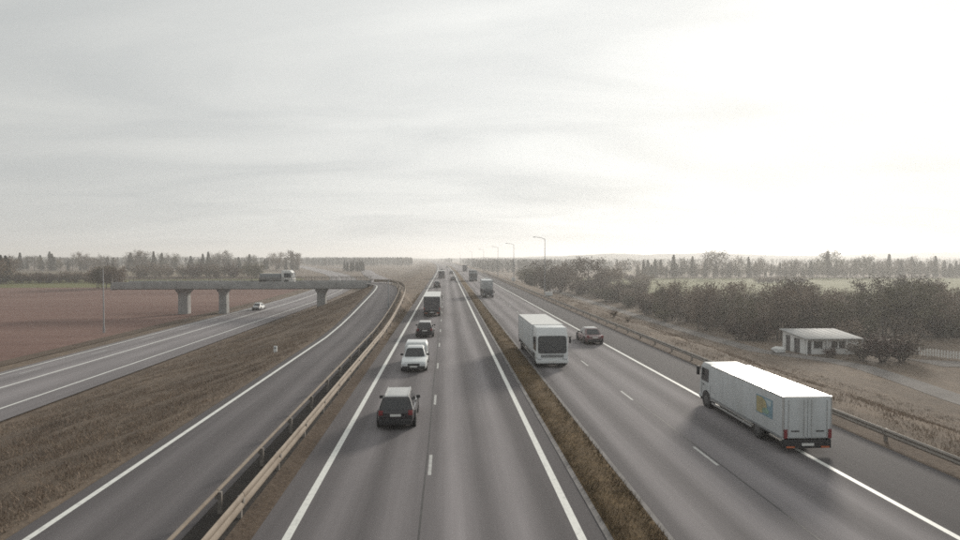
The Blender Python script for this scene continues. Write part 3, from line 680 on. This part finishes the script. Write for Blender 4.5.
# printed emblem on its side
def emblem(parent, x):
    y0, y1, z0, z1 = -3.35, -2.0, 1.22, 2.04
    MB().box(x-.012, x, y0, y1, z0, z1).build('emblem_panel', mat('emblem_blue', (.20, .31, .37), .5, var=.12, scale=2), parent)
    def flat(pts, m, dx): 
        vs = [(x-dx, y0+(y1-y0)*a, z0+(z1-z0)*b) for a, b in pts]
        link('emblem_print', mesh('emblem_print', vs, [tuple(range(len(vs)))], m), parent)
    my = mat('emblem_yellow', (.38, .33, .18), .5, var=.2, scale=3); mg = mat('emblem_green', (.22, .33, .26), .5, var=.2, scale=3)
    flat([(.97, .05), (.97, .93), (.62, .95), (.40, .80), (.32, .52), (.42, .22), (.66, .05)], my, .016)
    flat([(.30, .12), (.62, .16), (.56, .40), (.34, .46), (.16, .34)], mg, .020)
    flat([(.45, .95), (.30, .70), (.10, .62), (.06, .92)], mat('emblem_pale', (.46, .55, .56), .5, var=.1, scale=3), .020)
emblem(tbx, -1.034)
box_truck('box_truck', 'pale grey tall box truck driving towards the camera beyond the white truck', (8.55, 113+4.5, 0), math.pi, 9, 2.2, 3.5, 1.6, M_pale, M_side, M_tarp, cab_h=1.75, gap=.1, axles=(.2,), detail=False, box_z=1.55, slope=.3)
box_truck('box_truck', 'far dark-sided truck driving towards the camera in the opposite carriageway', (9.4, 190+5, 0), math.pi, 10, 2.5, 3.7, 1.9, M_tarp, M_grey, M_grey, cab_h=3.3, axles=(.2,), detail=False)
car('sedan', 'far white car behind the pale grey tall truck', (13.3, 183, 0), 0, 4.4, 1.8, 1.45, M_white, 'sedan')
box_truck('box_truck', 'farthest small dark truck near the vanishing point of the opposite carriageway', (11.0+bend(323), 318+5, 0), math.pi, 9, 2.4, 3.6, 1.9, M_tarp, M_tarp, M_tarp, cab_h=3.0, axles=(.2,), detail=False)
# --- lower road and bridge
p = P(259, 309.5, -3); car('sedan', 'small white car on the lower carriageway under the bridge', (p.x, p.y, -3.0), 0, 4.4, 1.8, 1.45, M_white, 'sedan')
box_truck('box_truck', 'small grey truck with white-topped front crossing the bridge', (-33.9, 115.2, 2.863), -math.pi/2, 6.6, 2.1, 2.1, 2.3, M_grey, M_grey, M_roofw, cab_h=2.75, slope=.6, axles=(.2,), detail=False, box_z=.9)

# ------------------------------------------------------------------ roadside bits
def cabinet(loc, sx, sy, sz, label, rz=0):
    r_ = empty('roadside_cabinet', loc, rz, label, 'cabinet')
    MB().box(-sx/2, sx/2, -sy/2, sy/2, .08, sz).build('body', M_white, r_, .03)
    MB().box(-sx/2-.04, sx/2+.04, -sy/2-.04, sy/2+.04, sz, sz+.06).build('lid', M_roofw, r_, .015)
    MB().box(-sx/2-.05, sx/2+.05, -sy/2-.05, sy/2+.05, -.2, .08).build('plinth', M_conc, r_)
    for s in (-1, 1): MB().box(min(s*.02, s*sx*.46), max(s*.02, s*sx*.46), -sy/2-.012, -sy/2, .14, sz-.06).build('door', M_white, r_)
cabinet((22.4, 121, T(22.4, 121)), 1.6, .6, .85, 'low white cabinet at the foot of the nearest right-hand lamp post')
cabinet((24.2, 200, T(24.2, 200)), 1.4, .6, 1.1, 'low white cabinet near the second nearest right-hand lamp post')
pp = P(275.5, 360, -1.2); zz = T(pp.x, pp.y)
mk = empty('marker_post', (pp.x, pp.y, zz), 0, 'short white marker post standing in the brown grass beside the slip road', 'marker post')
MB().hexa([(-.16, -.10, -.2), (.16, -.10, -.2), (.16, .10, -.2), (-.16, .10, -.2)], [(-.14, -.08, .62), (.14, -.08, .62), (.14, .08, .55), (-.14, .08, .55)]).build('post', M_white, mk, .02)
MB().box(-.10, .10, -.115, -.09, .36, .48).build('reflector', M_grey, mk)

# ------------------------------------------------------------------ building by the lane
def building():
    z = -5.0; A = P(782.5, 349.0, -5); Bq = P(804.5, 354.3, -5); Cq = P(858, 354.0, -5); A.z = Bq.z = Cq.z = 0; D = Cq+(A-Bq)
    r_ = empty('roadside_building', (Bq.x, Bq.y, z), 0, 'low white flat-roofed building with dark openings beside the gravel lane', 'building')
    def loc(p, zz): return Vector((p.x-Bq.x, p.y-Bq.y, zz))
    hb, hf = 2.75, 2.15
    def wall(p, q, h0, h1, n_out, openings, th=.18):
        """wall from p to q with rectangular openings [(a0, a1, z0, z1, kind)], built from real pieces"""
        L = (q-p).length; t = (q-p)/L
        def hh(a): return h0+(h1-h0)*a/L
        cuts = sorted(openings); x = 0.0
        wm = MB()
        def piece(a0, a1, z0, z1=None):
            pa, pb = p+t*a0, p+t*a1; za, zb_ = (z1, z1) if z1 is not None else (hh(a0), hh(a1))
            wm.hexa([loc(pa, z0), loc(pb, z0), loc(pb-n_out*th, z0), loc(pa-n_out*th, z0)], [loc(pa, za), loc(pb, zb_), loc(pb-n_out*th, zb_), loc(pa-n_out*th, za)])
        for a0, a1, z0, z1, kind in cuts:
            if a0 > x: piece(x, a0, -.2)
            piece(a0, a1, z1)
            if z0 > 0: piece(a0, a1, -.2, z0)
            x = a1
        piece(x, L, -.2)
        wo = wm.build('wall', M_wall, r_)
        for a0, a1, z0, z1, kind in cuts:
            pa, pb = p+t*a0-n_out*.12, p+t*a1-n_out*.12
            o_ = MB().hexa([loc(pa, max(z0, 0)), loc(pb, max(z0, 0)), loc(pb-n_out*.03, max(z0, 0)), loc(pa-n_out*.03, max(z0, 0))], [loc(pa, z1), loc(pb, z1), loc(pb-n_out*.03, z1), loc(pa-n_out*.03, z1)]).build(kind, M_glass if kind == 'window' else M_tarp, r_)
            if kind == 'window':
                nb = max(1, int((a1-a0)/.8))
                for k in range(1, nb):
                    c = pa.lerp(pb, k/nb); MB().hexa([loc(c-t*.03, z0), loc(c+t*.03, z0), loc(c+t*.03+n_out*.04, z0), loc(c-t*.03+n_out*.04, z0)], [loc(c-t*.03, z1), loc(c+t*.03, z1), loc(c+t*.03+n_out*.04, z1), loc(c-t*.03+n_out*.04, z1)]).build('mullion', M_wall, o_)
                c0, c1 = p+t*(a0-.06), p+t*(a1+.06)
                MB().hexa([loc(c0-n_out*.02, z0-.07), loc(c0+n_out*.07, z0-.07), loc(c1+n_out*.07, z0-.07), loc(c1-n_out*.02, z0-.07)], [loc(c0-n_out*.02, z0), loc(c0+n_out*.07, z0), loc(c1+n_out*.07, z0), loc(c1-n_out*.02, z0)]).build('sill', M_conc, o_)
    nl = Vector((Bq.y-A.y, -(Bq.x-A.x), 0)).normalized()
    if nl.x > 0: nl = -nl
    nf = Vector((Cq.y-Bq.y, -(Cq.x-Bq.x), 0)).normalized()
    LW = (Bq-A).length; LF = (Cq-Bq).length
    wall(A, Bq, hb, hf, nl, [(.14*LW, .36*LW, -.01, 2.2, 'garage_door'), (.52*LW, .80*LW, -.01, 2.0, 'garage_door')])
    wall(Bq, Cq, hf, hf, nf, [(.05*LF, .13*LF, -.01, 1.85, 'door'), (.17*LF, .34*LF, .85, 1.75, 'window'), (.39*LF, .44*LF, -.01, 1.85, 'door'), (.50*LF, .62*LF, .85, 1.75, 'window'), (.64*LF, .76*LF, .85, 1.75, 'window')])
    wall(Cq, D, hf, hb, -nl, []); wall(D, A, hb, hb, -nf, [])
    e = .35
    t = (Cq-Bq).normalized(); s_ = (A-Bq).normalized()
    rc = [Bq-t*e-s_*(e+.35), Cq+t*e-s_*(e+.35), D+t*e+s_*e, A-t*e+s_*e]; hz = [hf-.06, hf-.06, hb+.05, hb+.05]
    n = 9; rf = None
    fas = MB().hexa([loc(p_, h-.0) for p_, h in zip(rc, hz)], [loc(p_, h+.12) for p_, h in zip(rc, hz)]).build('roof', M_sheet, r_, .01)
    for k in range(1, n):
        a, b = rc[0].lerp(rc[1], k/n), rc[3].lerp(rc[2], k/n)
        MB().hexa([loc(a-t*.03, hz[0]+.115), loc(a+t*.03, hz[0]+.115), loc(b+t*.03, hz[2]+.115), loc(b-t*.03, hz[2]+.115)], [loc(a-t*.03, hz[0]+.135), loc(a+t*.03, hz[0]+.135), loc(b+t*.03, hz[2]+.135), loc(b-t*.03, hz[2]+.135)]).build('roof_seam', M_sheet, fas)
    for k in (.0, .36, .72, 1.0):
        c = rc[0].lerp(rc[1], .03+k*.94)+s_*.12; q = loc(c, 0); MB().box(q.x-.05, q.x+.05, q.y-.05, q.y+.05, -.2, hf-.05).build('porch_post', M_wall, r_)
building()
# covered bundle beside the building
pb = P(777.5, 353, -5)
bu = empty('covered_bundle', (pb.x, pb.y, -5.0), R(15), 'small low white covered object lying just left of the white building', 'bundle')
MB().loft([[(-1.1, -.12, .55), (-1.1, .12, .55), (-1.1, .1, .72), (-1.1, -.1, .72)], [(-.6, -.40, .12), (-.6, .40, .12), (-.6, .45, .6), (-.6, -.45, .6)], [(.5, -.45, .1), (.5, .45, .1), (.5, .5, .6), (.5, -.5, .6)], [(1.0, -.38, .12), (1.0, .38, .12), (1.0, .42, .58), (1.0, -.42, .58)]]).build('base', M_white, bu, .02)
MB().loft([[(-1.0, -.10, .70), (-1.0, .10, .70), (-1.0, 0.02, .78), (-1.0, -.02, .78)], [(-.3, -.47, .60), (-.3, .47, .60), (-.3, .06, .95), (-.3, -.06, .95)], [(.95, -.42, .58), (.95, .42, .58), (.95, .06, .80), (.95, -.06, .80)]]).build('cover', M_roofw, bu, .01)
# picket fence
fa, fb = P(908, 354.0, -4.9), P(1000, 364, -4.9)
fe = empty('picket_fence', (fa.x, fa.y, -4.95), math.atan2(fb.y-fa.y, fb.x-fa.x), 'pale weathered picket fence in front of the woods at the right edge', 'fence')
FL = (fb-fa).length
pk_m = MB().hexa([(-.08, -.012, .08), (.08, -.012, .08), (.08, .012, .08), (-.08, .012, .08)], [(-.08, -.012, 1.0), (.08, -.012, 1.0), (.08, .012, 1.0), (-.08, .012, 1.0)]).add([(-.08, -.012, 1.001), (.08, -.012, 1.001), (0, 0, 1.12)], [(0, 1, 2)])
pme = mesh('picket', pk_m.v, pk_m.f, M_fence)
for k in range(int(FL/.3)): link('picket', pme, fe, (k*.3, random.uniform(-.01, .01), random.uniform(-.02, .03)))
for z in (.30, .68): MB().box(-.1, FL, .014, .05, z, z+.08).build('fence_rail', M_fence, fe)
pom = MB().box(-.06, .06, .05, .16, -.3, .92); pome = mesh('fence_post', pom.v, pom.f, M_fence)
for k in range(int(FL/2.1)+1): link('fence_post', pome, fe, (k*2.1, 0, 0))

# ------------------------------------------------------------------ vegetation
def quads(centres, size, jit=.5, flat=0.0):
    n = len(centres); a = rng.normal(size=(n, 3)); a /= np.linalg.norm(a, axis=1)[:, None]; b = rng.normal(size=(n, 3)); b -= (b*a).sum(1)[:, None]*a; b /= np.linalg.norm(b, axis=1)[:, None]
    s = size*(1-jit/2+jit*rng.random(n))[:, None]; a *= s; b *= s*.7
    v = np.stack([centres-a-b*.4, centres+a*.2-b, centres+a+b*.3, centres-a*.2+b], 1).reshape(-1, 3)
    return v
def qmesh(name, v, m):
    n = len(v)//4; me = bpy.data.meshes.new(name); me.vertices.add(4*n); me.vertices.foreach_set('co', v.astype(np.float32).ravel())
    me.loops.add(4*n); me.loops.foreach_set('vertex_index', np.arange(4*n, dtype=np.int32)); me.polygons.add(n)
    me.polygons.foreach_set('loop_start', np.arange(0, 4*n, 4, dtype=np.int32)); me.polygons.foreach_set('loop_total', np.full(n, 4, dtype=np.int32))
    me.materials.append(m); me.update(calc_edges=True); me.validate()
    return me
def limbs(h, spread, nb, r0, up=.55, seed=0, base=.18):
    r_ = random.Random(seed); m_ = MB(); tips = []
    k = 5; pts = [Vector((0, 0, -.3))]
    for i in range(1, k+1): pts.append(Vector((r_.uniform(-.05, .05)*h*.3, r_.uniform(-.05, .05)*h*.3, h*.82*i/k)))
    for i in range(k): m_.cyl(pts[i], pts[i+1], r0*(1-i/k*.8), r0*(1-(i+1)/k*.8), 6)
    for b in range(nb):
        f = base+(.92-base)*b/nb; z = f*h*.82; a = b*2.4+r_.random(); q0 = Vector((0, 0, z)); l = spread*(1-.35*abs(f-.45))*r_.uniform(.7, 1.1)
        q1 = q0+Vector((math.cos(a)*l*.55, math.sin(a)*l*.55, l*up*.7)); q2 = q1+Vector((math.cos(a+.3)*l*.5, math.sin(a+.3)*l*.5, l*up*.8))
        rr = r0*.42*(1-f*.5); m_.cyl(q0, q1, rr, rr*.55, 5); m_.cyl(q1, q2, rr*.55, rr*.2, 5); tips += [q1, q2, (q1+q2)/2]
        for s in range(3):
            q3 = q1.lerp(q2, .3+.3*s)+Vector((r_.uniform(-1, 1), r_.uniform(-1, 1), r_.uniform(.1, .8)))*l*.32; m_.cyl(q1.lerp(q2, .2+.3*s), q3, rr*.25, rr*.08, 4); tips.append(q3)
    tips.append(pts[-1]); tips.append(pts[-1]+Vector((0, 0, h*.12)))
    return m_, tips
def broad(i, h, spread, nb, m, leaves, leaf, r0=.16, base=.18, up=.55):
    tr_, tips = limbs(h, spread, nb, r0, up, i, base)
    tp = np.array([tuple(t) for t in tips]); k = rng.integers(0, len(tp), leaves)
    c = tp[k]+rng.normal(size=(leaves, 3))*np.array([spread*.16, spread*.16, h*.055]); c[:, 2] = np.clip(c[:, 2], h*.06, None)
    return mesh('trunk', tr_.v, tr_.f, M_bark), qmesh('crown', quads(c, leaf), m)
def conifer(i, h, w, m, leaves, leaf):
    r_ = random.Random(i); m_ = MB().cyl((0, 0, -.3), (0, 0, h*.96), .16, .03, 6)
    z = rng.random(leaves)**.8; lay = np.floor(z*13)/13; rad = w*(1-lay)**.85*(.35+.65*(1-(z-lay)*13)**.6)+.12; rad *= rng.random(leaves)**.45
    a = rng.random(leaves)*2*np.pi; k = 1+.28*np.sin(a*3+i+lay*9)+.18*np.sin(a*7+lay*23)
    c = np.stack([np.cos(a)*rad*k, np.sin(a)*rad*k, h*(.10+.90*z)-rad*.28], 1)
    for b in range(14):
        f = .12+.8*b/14; aa = b*2.4; l = w*(1-f)*.9; m_.cyl((0, 0, h*f), (math.cos(aa)*l, math.sin(aa)*l, h*f-l*.2), .035, .01, 4)
    return mesh('trunk', m_.v, m_.f, M_bark), qmesh('crown', quads(c, leaf), m)
def shrub(i, h, w, m, leaves, leaf):
    r_ = random.Random(i); m_ = MB(); tips = []
    for b in range(14):
        a = r_.random()*6.3; l = r_.uniform(.3, 1)*w; q1 = Vector((math.cos(a)*l*.4, math.sin(a)*l*.4, h*r_.uniform(.3, .5))); q2 = Vector((math.cos(a)*l, math.sin(a)*l, h*r_.uniform(.45, .98)))
        m_.cyl((math.cos(a)*.1, math.sin(a)*.1, -.2), q1, .035, .025, 4); m_.cyl(q1, q2, .025, .008, 4); tips += [q1, q2, q1.lerp(q2, .5), q2*.8]
    tp = np.array([tuple(t) for t in tips]); k = rng.integers(0, len(tp), leaves)
    c = tp[k]+rng.normal(size=(leaves, 3))*np.array([w*.2, w*.2, h*.13]); c[:, 2] = np.abs(c[:, 2])+.05
    return mesh('stem', m_.v, m_.f, M_bark), qmesh('foliage', quads(c, leaf), m)
LIB = {
 'broad': [broad(i, 8, 3.0, 13, (M_lbrown, M_lgreen, M_lbrown, M_lbrown)[i], 1900, .15) for i in range(4)],
 'thin': [broad(10+i, 8, 1.9, 12, (M_lbrown, M_lgreen, M_lbrown)[i], 1000, .13, .12, .12, .95) for i in range(3)],
 'conifer': [conifer(20+i, 10, (1.7, 2.1, 1.5)[i], M_lpine, 2600, .20) for i in range(3)],
 'shrub': [shrub(30+i, 3, 1.6, (M_lbrown, M_lgreen, M_lbrown, M_lred)[i], 1500, .11) for i in range(4)],
}
def plant(kind, name, x, y, h, label, group, v=None, wide=1.0, z=None, cat=None):
    lib = LIB[kind]; v = random.randrange(len(lib)) if v is None else v
    base = {'broad': 8, 'thin': 8, 'conifer': 10, 'shrub': 3}[kind]; s = h/base
    r_ = empty(name, (x, y, T(x, y) if z is None else z), random.random()*6.28, label, cat or ('shrub' if kind == 'shrub' else 'tree'), group)
    r_.scale = (s*wide, s*wide, s)
    a, b = lib[v]; link('stem' if kind == 'shrub' else 'trunk', a, r_); link('foliage' if kind == 'shrub' else 'crown', b, r_)
    return r_
def px(u, z, y): return (u-VPU)/FPX*y
def zone(u, what, grp):
    w_ = 'left of the white building' if u < 772 else ('behind the white building' if u < 872 else 'right of the white building, by the fence')
    return f'{what} {w_}', f'{grp} {w_}'
# thicket behind the building and along the right (height from the top seen in the photograph)
for i in range(230):
    u = random.uniform(660, 1015); y = random.uniform(86, 150); x = px(u, 0, y)
    top = 300+8*math.sin(u*.045)+random.gauss(0, 8)
    if abs(u-728) < 26: top -= 12
    zt = CAMH-(top-HZV)*y/FPX; h = max(2.5, min(9, zt+5))
    if x < 46 or (u < 700 and y < 105): continue
    plant(random.choice(['thin', 'thin', 'thin', 'broad']), 'thicket_tree', x, y, h, *zone(u, 'brown bare-looking tree in the dense thicket', 'thicket trees'), wide=random.uniform(.8, 1.2))
for i in range(120):
    u = random.uniform(640, 1015); y = random.uniform(83, 125); x = px(u, 0, y)
    if x < 44.5: continue
    plant('shrub', 'thicket_shrub', x, y, random.uniform(2.0, 3.6), *zone(u, 'brown undergrowth shrub in the thicket', 'undergrowth shrubs'), wide=random.uniform(1.0, 1.5))
for i in range(60):   # scrub thinning out towards the far right of the road
    y = random.uniform(125, 215); x = random.uniform(45, 62)+(y-125)*.02; 
    plant(random.choice(['shrub', 'shrub', 'thin']), 'scrub_bush', x, y, random.uniform(2.5, 5.0), 'low brown scrub bush between the road embankment and the green meadow', 'scrub bushes below the right embankment', wide=random.uniform(1.0, 1.5))
# bush in front of the building's right end and the low reddish bush before its door
plant('shrub', 'bush', P(882, 362, -5).x, P(882, 362, -5).y, 3.3, 'large brown bush hiding the right end of the white building', None, 3, 1.75)
plant('shrub', 'bush', P(902, 361, -5).x, P(902, 361, -5).y, 3.0, 'rounded brown bush right of the white building, above the gravel lane', None, 0, 1.6)
plant('shrub', 'bush', P(831, 357, -5).x, P(831, 357, -5).y, 1.2, 'small reddish bush in front of the white building', None, 3, 1.5)
plant('shrub', 'bush', P(862, 360, -5).x, P(862, 360, -5).y, 2.2, 'lowest of the bushes hiding the right end of the white building', None, 0, 1.5)
for (u, v, s, lab) in ((617, 322, .9, 'small dark tuft-like bush on the grassy right verge'), (631, 327, .45, 'tiny dark bush on the right verge next to a larger tuft')):
    y = 78 if s > .5 else 72; x = (u-VPU)/FPX*y; plant('shrub', 'verge_bush', x, y, s, lab, None, 2, 1.3)
# large trees near the right embankment
for (u, y, h, k, lab) in ((590, 205, 13.2, 'broad', 'tallest rounded tree on the right, beyond the nearest lamp post'), (566, 215, 11.0, 'broad', 'broad tree between the nearest lamp post and the tallest rounded tree'), (612, 205, 9.5, 'broad', 'rounded tree just right of the tallest rounded tree'), (540, 260, 11.5, 'broad', 'hazy tree just behind the nearest lamp post'), (624, 240, 11.8, 'thin', 'slim tree rising behind the rounded trees on the right'), (578, 190, 7.5, 'broad', 'low tree at the foot of the tallest rounded tree')):
    plant(k, 'roadside_tree', px(u, 0, y), y, h, lab, None, wide=1.15)
for i in range(26):
    y = random.uniform(190, 330); u = random.uniform(512, 650); x = max(px(u, 0, y), 34)
    plant(random.choice(['broad', 'thin', 'shrub']), 'roadside_tree', x, y, random.uniform(4.5, 8.5), 'hazy tree in the belt along the right side of the motorway', 'trees in the belt along the right side', wide=1.2)
# tree row beyond the green meadow
for i in range(120):
    y = random.uniform(335, 372); u = 640+i*3.05+random.uniform(-2, 2); x = px(u, 0, y)
    gap = .72 if 775 < u < 790 or 860 < u < 872 else 1.0
    plant(random.choice(['conifer', 'conifer', 'thin', 'broad']), 'row_tree', x, y, min(17, random.lognormvariate(2.28, .30))*gap, 'tall hazy tree in the row beyond the green meadow', 'trees in the row beyond the green meadow', wide=random.uniform(.9, 1.35))
for i in range(80):
    u = random.uniform(640, 1010); y = random.uniform(345, 380)
    plant('broad', 'row_tree', px(u, 0, y), y, random.uniform(4.5, 7.5), 'low broad tree filling the foot of the row beyond the green meadow', 'low trees at the foot of the meadow row', wide=1.3)
for i in range(14):
    u = random.uniform(765, 822); y = random.uniform(272, 284); plant('shrub', 'meadow_shrub', px(u, 0, y), y, random.uniform(2.2, 3.2), 'shrub in the dark oval clump out on the green meadow', 'shrubs of the oval clump on the meadow', 2, 1.5)
# left side
for i in range(46):
    u = random.uniform(-20, 34); y = random.uniform(232, 285); plant(random.choice(['conifer', 'conifer', 'broad']), 'wood_tree', px(u, 0, y), y, random.uniform(9.5, 12.5), 'dark conifer in the wood at the left edge of the photo', 'trees of the wood at the left edge')
for i in range(44):
    u = random.uniform(34, 136); y = random.uniform(256, 275); plant(random.choice(['shrub', 'broad']), 'hedge_tree', px(u, 0, y), y, random.uniform(3.0, 4.6), 'low dark tree in the hedge behind the pale green field strip', 'trees in the hedge behind the green strip', wide=1.4)
for i in range(9):
    u = random.uniform(104, 134); y = random.uniform(205, 215); plant('broad', 'copse_tree', px(u, 0, y), y, random.uniform(6.5, 8.2), 'dark tree in the small copse left of the bridge end', 'trees of the copse by the bridge end', wide=1.1)
for i in range(110):
    u = random.uniform(38, 305); y = random.uniform(462, 500); plant(random.choice(['conifer', 'conifer', 'thin', 'broad']), 'row_tree', px(u, 0, y), y, min(16, random.lognormvariate(2.3, .27)), 'hazy tree in the long row beyond the left fields', 'trees in the long row beyond the left fields', wide=random.uniform(.9, 1.4))
for i in range(34):
    u = random.uniform(140, 262); y = random.uniform(300, 345); plant(random.choice(['broad', 'shrub', 'thin']), 'field_tree', px(u, 0, y), y, random.uniform(4.5, 8), 'low hazy tree seen above the bridge deck', 'low trees seen above the bridge deck', wide=1.3)
for i in range(16):
    u = random.uniform(345, 366); y = random.uniform(430, 470); plant('conifer', 'spinney_tree', px(u, 0, y), y, random.uniform(7, 9.5), 'dark tree in the spinney between the two roads beyond the bridge', 'trees of the spinney beyond the bridge')
# far woods that read as one mass
def woods(name, label, spans, n, hh):
    vs = []
    for _ in range(n):
        x0, x1, y0, y1 = random.choice(spans); x = random.uniform(x0, x1); y = random.uniform(y0, y1)
        if abs(x-bend(y)) < 34 or abs(x-(-37.7+lb(y))) < 14: continue
        h = random.uniform(*hh); z0 = T(x, y) if abs(x) < 100 else (-3.1 if x < 0 else -5)
        k = 26; z = rng.random(k); w = h*.17*(1-z*.75)*(.4+rng.random(k)); a = rng.random(k)*6.28
        c = np.stack([x+np.cos(a)*w, y+np.sin(a)*w, z0+h*(.05+.95*z)], 1); vs.append(quads(c, h*.09))
    o = link(name, qmesh(name, np.concatenate(vs), M_lpine)); tag(o, label, 'woods', kind='stuff')
woods('far_woods', 'distant dark woods filling the horizon on both sides', [(-1400, -150, 620, 900), (-1400, -60, 900, 1300), (60, 1400, 640, 950), (50, 1500, 950, 1400), (-210, 10, 700, 1300), (-330, -30, 900, 1400), (30, 170, 480, 1200)], 6800, (7, 11))

def blades(name, label, n, area, m, hgt, wid, clump=0.0):
    x, y = area(n); z = np.array([T(a, b) for a, b in zip(x, y)]) if name != 'median_grass' else np.full(len(x), .03)
    n = len(x); h = rng.uniform(hgt[0], hgt[1], n); a = rng.random(n)*6.28; w = rng.uniform(wid*.6, wid*1.4, n); lx, ly = rng.normal(size=n)*h*.45, rng.normal(size=n)*h*.45
    b = np.stack([x, y, z-.03], 1); d_ = np.stack([np.cos(a)*w, np.sin(a)*w, np.zeros(n)], 1); t = b+np.stack([lx, ly, h+.03], 1)
    v = np.stack([b-d_, b+d_, t], 1).reshape(-1, 3)
    me = bpy.data.meshes.new(name); me.vertices.add(3*n); me.vertices.foreach_set('co', v.astype(np.float32).ravel()); me.loops.add(3*n); me.loops.foreach_set('vertex_index', np.arange(3*n, dtype=np.int32))
    me.polygons.add(n); me.polygons.foreach_set('loop_start', np.arange(0, 3*n, 3, dtype=np.int32)); me.polygons.foreach_set('loop_total', np.full(n, 3, dtype=np.int32))
    me.materials.append(m); me.update(calc_edges=True); me.validate()
    tag(link(name, me), label, 'grass', kind='stuff')
def patchy(n, x0, x1, y0, y1, pw=1.6):
    y = y0+(y1-y0)*rng.random(n)**pw; x = x0+(x1-x0)*rng.random(n)
    c = rng.random((n//14+1, 2)); k = rng.integers(0, len(c), n); own = rng.random(n) < .55      # blades gather in tufts
    cx = x0+(x1-x0)*c[k, 0]; cy = y0+(y1-y0)*c[k, 1]**pw
    x = np.where(own, cx+rng.normal(size=n)*.16, x); y = np.where(own, cy+rng.normal(size=n)*.22, y)
    s = (x > x0) & (x < x1); return x[s], y[s]
blades('median_grass', 'short brownish grass along the narrow median strip', 36000, lambda n: patchy(n, 4.92, 6.48, 13, 130, 1.7), M_blade2, (.06, .20), .016)
blades('bank_grass', 'dry brown grass on the bank between the two left roads', 120000, lambda n: patchy(n, -30.0, -13.4, 14, 125, 1.5), M_blade, (.05, .22), .016)
blades('verge_grass', 'dry tan grass on the verge beyond the right guardrail', 90000, lambda n: patchy(n, 20.6, 42, 14, 130, 1.3), M_blade, (.05, .18), .016)
blades('gore_grass', 'sparse grass between guardrail and main carriageway edge', 6000, lambda n: patchy(n, -6.4, -5.78, 14, 130, 1.3), M_blade2, (.05, .18), .02)

# ------------------------------------------------------------------ haze
hv = MB().box(-7200, 7200, -300, 7200, -7.5, 48)
hz_ = hv.build('haze', None); tag(hz_, 'pale haze lying over the whole landscape', 'haze', kind='stuff')
hm = bpy.data.materials.new('haze'); hm.use_nodes = True; t = hm.node_tree; t.nodes.clear()
ho = N(t, 'ShaderNodeOutputMaterial'); vol = N(t, 'ShaderNodeVolumePrincipled')
vol.inputs['Color'].default_value = (.99, .985, .978, 1); vol.inputs['Density'].default_value = .00058; vol.inputs['Anisotropy'].default_value = .42
t.links.new(vol.outputs[0], ho.inputs['Volume']); hz_.data.materials.append(hm)
